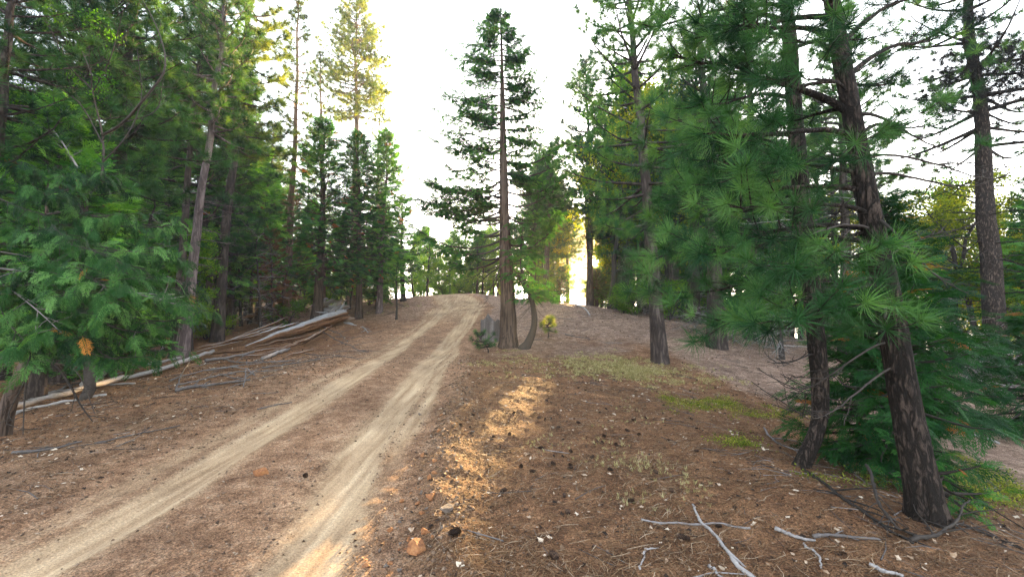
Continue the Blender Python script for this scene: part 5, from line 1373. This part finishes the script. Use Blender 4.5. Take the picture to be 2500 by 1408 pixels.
# ------------------------------------------------------------------ ground litter, gravel, grass
def strips(P, ang, L, w, curl, up, rng):
    """bent thin blades lying on the ground"""
    n = len(P); d = np.stack([np.cos(ang), np.sin(ang)], 1); s = np.stack([-d[:, 1], d[:, 0]], 1)
    ts = [-.5, 0, .5]; V = []
    for t in ts:
        c = P[:, :2] + d * (t * L)[:, None] + s * (curl * L * (t * t * 4 - 1) * -.5)[:, None]
        z = H(c[:, 0], c[:, 1]) + up * (1 if t == 0 else rng.uniform(.4, 1.3, n))
        ww = (w if t == 0 else w * .6)
        V.append(np.concatenate([np.c_[c - s * ww[:, None] / 2, z], np.c_[c + s * ww[:, None] / 2, z + .2 * ww]], 0))
    V = np.concatenate(V); i = np.arange(n); Q = []
    for k in (0, 1): Q.append(np.stack([i + 2 * n * k, i + n + 2 * n * k, i + n + 2 * n * (k + 1), i + 2 * n * (k + 1)], 1))
    return V, np.concatenate(Q)
def sample_px(n, boxes, rng, dens=None):
    """random ground points, denser where the photograph shows the ground closer"""
    out = []
    for (x0, x1, y0, y1, k) in boxes:
        out.append(np.stack([rng.uniform(x0, x1, k), rng.uniform(y0, y1, k)], 1))
    return np.concatenate(out)
rng = rng_(3001)
def field(n, x0, x1, y0, y1, pw=1.6):
    y = y0 + (y1 - y0) * rng.random(n) ** pw; x = rng.uniform(x0, x1, n)
    return np.stack([x, y], 1)
def side_of(P):
    xl = rut_x(LEFT_RUT, P[:, 1]); xr = rut_x(RIGHT_RUT, P[:, 1]); return P[:, 0] - xl, P[:, 0] - xr
M_LITTER = wood_mat('fallen_needles', [(0, (.035, .019, .012)), (.4, (.115, .060, .030)), (.7, (.22, .130, .068)), (1, (.40, .30, .21))], bump=0)
M_LEAF = wood_mat('fallen_leaves', [(0, (.018, .011, .008)), (.35, (.085, .045, .024)), (.65, (.32, .21, .135)), (1, (.62, .51, .40))], bump=0)
M_GRAVEL = wood_mat('gravel_stones', [(0, (.055, .033, .022)), (.5, (.17, .11, .075)), (1, (.40, .30, .22))], sc=(20, 20, 20), bump=0)
M_DRYGRASS = leaf_mat('dry_grass', [(0, (.16, .14, .05)), (.5, (.36, .31, .14)), (.9, (.55, .50, .28)), (.97, (.3, .2, .1))], .35, (1.2, 1.15, .8), objvar=0)
M_PALE = leaf_mat('pale_leaves', [(0, (.20, .19, .07)), (.5, (.42, .38, .17)), (.9, (.66, .60, .34)), (.97, (.3, .15, .05))], .35, (1.2, 1.15, .7), objvar=0)
M_COVER = leaf_mat('ground_cover', [(0, (.06, .09, .015)), (.5, (.16, .20, .03)), (.9, (.36, .36, .07)), (.97, (.4, .2, .05))], .45, (1.4, 1.4, .4), objvar=0)

P = np.concatenate([field(60000, -1.5, 5.5, 1.8, 9, 1.7), field(14000, -.5, 9, 8, 16, 1.2), field(26000, -9, -3.2, 2.2, 11, 1.4), field(9000, -4, 0, 2, 9, 1.5)])
dl, dr = side_of(P)
clump = noise2(P[:, 0] * 1.3, P[:, 1] * 1.3, 71) + .5 * noise2(P[:, 0] * 4, P[:, 1] * 4, 72)
keep = ((dr > .75 + .3 * clump) & (rng.random(len(P)) < .55 + .55 * clump)) | ((dl < -.9) & (rng.random(len(P)) < .40 + .5 * clump)) | ((dr < -.5) & (dl > .5) & (rng.random(len(P)) < .10))
P = P[keep]; n = len(P)
V, Q = strips(P, rng.random(n) * PI, rng.uniform(.07, .19, n), rng.uniform(.0022, .0042, n) * (1 + P[:, 1] * .07), rng.normal(size=n) * .25, rng.uniform(.004, .016, n), rng)
tag(link('needle_litter', mesh_from('needle_litter', V, Q, None, M_LITTER, np.tile(np.clip(.48 + .25 * rng.normal(size=n), 0, 1), 6))), kind='stuff')

# broad fallen leaves
P = np.concatenate([field(6500, -1, 6, 1.8, 12, 1.3), field(7000, -9, -3.4, 2.4, 12, 1.3), field(7000, -1, 13, 8, 25, 1.0), field(2000, -10, -3.6, 9, 22, 1.0), field(1200, -20, -8, 9, 26, 1.0)])
dl, dr = side_of(P); P = P[(dr > .6) | (dl < -.8)]; n = len(P)
A = Acc()
lv = []
for k in range(4):
    m = 9; a = np.linspace(0, 2 * PI, m, endpoint=False); r = (.75 + .3 * np.cos(a * 4 + k) + .2 * rng.random(m)); V = np.stack([np.cos(a) * r * 1.2, np.sin(a) * r * .75, .35 * rng.random(m)], 1)
    V = np.vstack([V, [[0, 0, .1]]]); j = np.arange(m); lv.append((V, None, np.stack([j, (j + 1) % m, np.full(m, m)], 1)))
A.place(lv, np.c_[P, H(P[:, 0], P[:, 1]) + .008], np.c_[rng.normal(size=(n, 2)), rng.normal(size=n) * .2], np.array([0, 0, 1.]) + rng.normal(size=(n, 3)) * .25, (.006 + .018 * rng.random(n) ** 2) * (1 + .05 * P[:, 1]), np.clip(.36 + .36 * rng.normal(size=n), 0, 1), rng)
tag(link('leaf_litter', A.mesh('leaf_litter', M_LEAF)), kind='stuff')

# gravel and clods
st_ = []
for k in range(5):
    V = unit(np.array([[1, 0, 0], [-1, 0, 0], [0, 1, 0], [0, -1, 0], [0, 0, 1], [0, 0, -1.]]) + rng.normal(size=(6, 3)) * .35) * rng.uniform(.7, 1.2, (6, 1)) * [1, .8, .6]
    st_.append((V, None, np.array([[0, 2, 4], [2, 1, 4], [1, 3, 4], [3, 0, 4], [2, 0, 5], [1, 2, 5], [3, 1, 5], [0, 3, 5]])))
P = np.concatenate([field(26000, -7, 1.5, 1.9, 13, 1.6), field(9000, -6, .5, 10, 30, 1.0), field(7000, -2, 0.2, 1.8, 8, 1.3), field(3000, 0, 8, 2, 16, 1.1), field(9000, -8, -3.5, 2, 10, 1.2)])
dl, dr = side_of(P); _, _, rut_, _ = masks(P[:, 0], P[:, 1])
keep = rng.random(len(P)) < np.clip(1 - 1.25 * rut_, .03, 1) * np.where(dr > .6, .55, 1) * (.45 + .6 * noise2(P[:, 0] * 1.5, P[:, 1] * 1.5, 75))
berm = np.exp(-((dr - .9) / .3) ** 2)
keep |= (rng.random(len(P)) < berm * .9)
P = P[keep]; n = len(P); dl, dr = side_of(P); berm = np.exp(-((dr - .9) / .28) ** 2) * (P[:, 1] < 12)
s = (.0045 + .013 * rng.random(n) ** 4) * (1 + .9 * berm * rng.random(n)) * (1 + .05 * P[:, 1])
A = Acc(); A.place(st_, np.c_[P, H(P[:, 0], P[:, 1]) + s * .3], rng.normal(size=(n, 3)) * [1, 1, .3], [0, 0, 1.], s, np.clip(.40 + .26 * rng.normal(size=n), 0, 1), rng)
tag(link('gravel', A.mesh('gravel', M_GRAVEL)), kind='stuff')

# small twigs
A = Acc(); P = np.concatenate([field(420, -.5, 7, 1.9, 10, 1.2), field(600, -10, -3.8, 3, 14, 1.1), field(500, -22, -9.5, 9, 26, 1.0), field(700, 0, 14, 9, 24, 1.0), field(300, 2.2, 5.5, 2.4, 5, 1)])
dl, dr = side_of(P); P = P[(dr > .8) | (dl < -1)]
for p in P:
    a = rng.random() * PI; L = .06 + .34 * rng.random() ** 2.2 * (1 + p[1] * .05); r = L * rng.uniform(.008, .016)
    q = np.array([[p[0] + math.cos(a) * L * t, p[1] + math.sin(a) * L * t] for t in (-.5, 0, .5)]); q[1] += rng.normal(size=2) * L * .08
    z = H(q[:, 0], q[:, 1]) + r
    A.tube(np.c_[q, z], [r, r * .9, r * .5], 4, rng.random() ** 1.6 * .75)
tag(link('twig_litter', A.mesh('twig_litter', M_GREYTWIG)), kind='stuff')

# dry grass and low ground cover
blade = []
for k in range(5):
    m = 9; a = rng.random(m) * 6.28; ln = rng.uniform(.5, 1, m); lean = rng.uniform(.2, .9, m)
    b = rng.normal(size=(m, 3)) * .12; b[:, 2] = 0; d = np.stack([np.cos(a) * lean, np.sin(a) * lean, np.ones(m)], 1) * ln[:, None]; s = np.stack([-np.sin(a), np.cos(a), 0 * a], 1) * .035
    V = np.concatenate([b - s, b + s, b + d * .6 + s * .7, b + d * .6 - s * .7, b + d + np.stack([np.cos(a), np.sin(a), -.4 + 0 * a], 1) * .25 * ln[:, None]]); i = np.arange(m)
    V = V[:, [2, 1, 0]]                               # X is the growing axis
    blade.append((V, np.stack([i, i + m, i + 2 * m, i + 3 * m], 1), np.stack([i + 3 * m, i + 2 * m, i + 4 * m], 1)))
def patch(name, spots, mat, templ, hgt, tint=(0, .9)):
    A = Acc()
    for (px, py, sx, sy, n) in spots:
        q = np.stack([rng.normal(size=n) * sx + px, rng.normal(size=n) * sy + py], 1)
        W3 = np.array([hit(a, b) for a, b in q[:max(6, n // 12)]])
        W3 = W3[rng.integers(0, len(W3), n)][:, :2] + rng.normal(size=(n, 2)) * .10
        up = np.tile([0, 0, 1.], (n, 1)) + rng.normal(size=(n, 3)) * .25
        A.place(templ, np.c_[W3, H(W3[:, 0], W3[:, 1])], up, None, hgt * rng.uniform(.5, 1.3, n), rng.uniform(*tint, n), rng)
    tag(link(name, A.mesh(name, mat)), kind='stuff')
lowleaf = []
for k in range(5):
    m = 12; c = rng.normal(size=(m, 3)) * [.35, .9, .9]; c[:, 0] = np.abs(c[:, 0]); d = unit(rng.normal(size=(m, 3))); s = unit(np.cross(d, rng.normal(size=(m, 3))))
    l = rng.uniform(.22, .45, (m, 1)); V = np.concatenate([c - d * l * .5, c + s * l * .35, c + d * l * .6, c - s * l * .35]); i = np.arange(m); lowleaf.append((V, np.stack([i, i + m, i + 2 * m, i + 3 * m], 1), None))
patch('pale_low_plants', [(1480, 892, 60, 13, 900), (1560, 905, 45, 12, 500), (1420, 880, 30, 8, 200), (1300, 880, 60, 12, 140), (1665, 915, 50, 12, 160), (1720, 940, 50, 16, 90), (1250, 895, 40, 12, 50)], M_PALE, lowleaf, .045)
patch('dry_grass', [(1480, 895, 55, 14, 1300), (1560, 905, 40, 12, 700), (1420, 880, 30, 8, 200), (1300, 880, 60, 12, 200), (1660, 920, 60, 14, 200), (1260, 905, 40, 12, 60), (1720, 940, 60, 20, 160), (930, 755, 25, 8, 60), (1020, 745, 20, 5, 40)], M_DRYGRASS, blade, .075)
patch('grass_wisps', [(1530, 1140, 10, 5, 26), (1690, 1190, 10, 8, 26), (1340, 1085, 12, 6, 26), (1545, 1222, 8, 6, 18), (1590, 1130, 14, 4, 20), (1640, 1165, 8, 6, 14), (1525, 1010, 40, 20, 40), (1480, 1120, 60, 40, 60), (1230, 910, 20, 15, 30)], M_DRYGRASS, blade, .045, (.4, .9))
patch('ground_cover', [(1690, 985, 35, 8, 260), (1755, 985, 25, 9, 320), (1840, 1012, 40, 8, 160), (1800, 1080, 18, 6, 160), (1640, 975, 20, 6, 60), (2380, 1180, 40, 22, 380), (2450, 1210, 40, 20, 360), (2320, 1150, 25, 15, 140), (1900, 1010, 40, 12, 80), (2110, 1150, 40, 14, 160), (960, 745, 20, 6, 80)], M_COVER, lowleaf, .055)
# ------------------------------------------------------------------ thin evening air
HAZE = .0009
if HAZE:
    m = bpy.data.materials.new('haze'); m.use_nodes = True; N = m.node_tree.nodes
    N.remove(N['Principled BSDF']); pv = N.new('ShaderNodeVolumePrincipled')
    pv.inputs['Color'].default_value = (.86, .93, 1, 1); pv.inputs['Density'].default_value = HAZE; pv.inputs['Anisotropy'].default_value = .3
    m.node_tree.links.new(pv.outputs[0], N['Material Output'].inputs['Volume'])
    lo, hi = np.array([-285, -285, -60.]), np.array([285, 285, 34.])
    V = np.array([[(lo, hi)[a][0], (lo, hi)[b][1], (lo, hi)[c][2]] for a in (0, 1) for b in (0, 1) for c in (0, 1)])
    Q = [[0, 1, 3, 2], [4, 6, 7, 5], [0, 4, 5, 1], [2, 3, 7, 6], [0, 2, 6, 4], [1, 5, 7, 3]]
    tag(link('haze', mesh_from('haze', V, Q, None, m)), kind='stuff')
print('lowest', float(min(o.bound_box[0][2] for o in bpy.data.objects if o.name in ('ground',))), 'script built in', round(time.time() - T0, 1), 's; objects', len(bpy.data.objects))
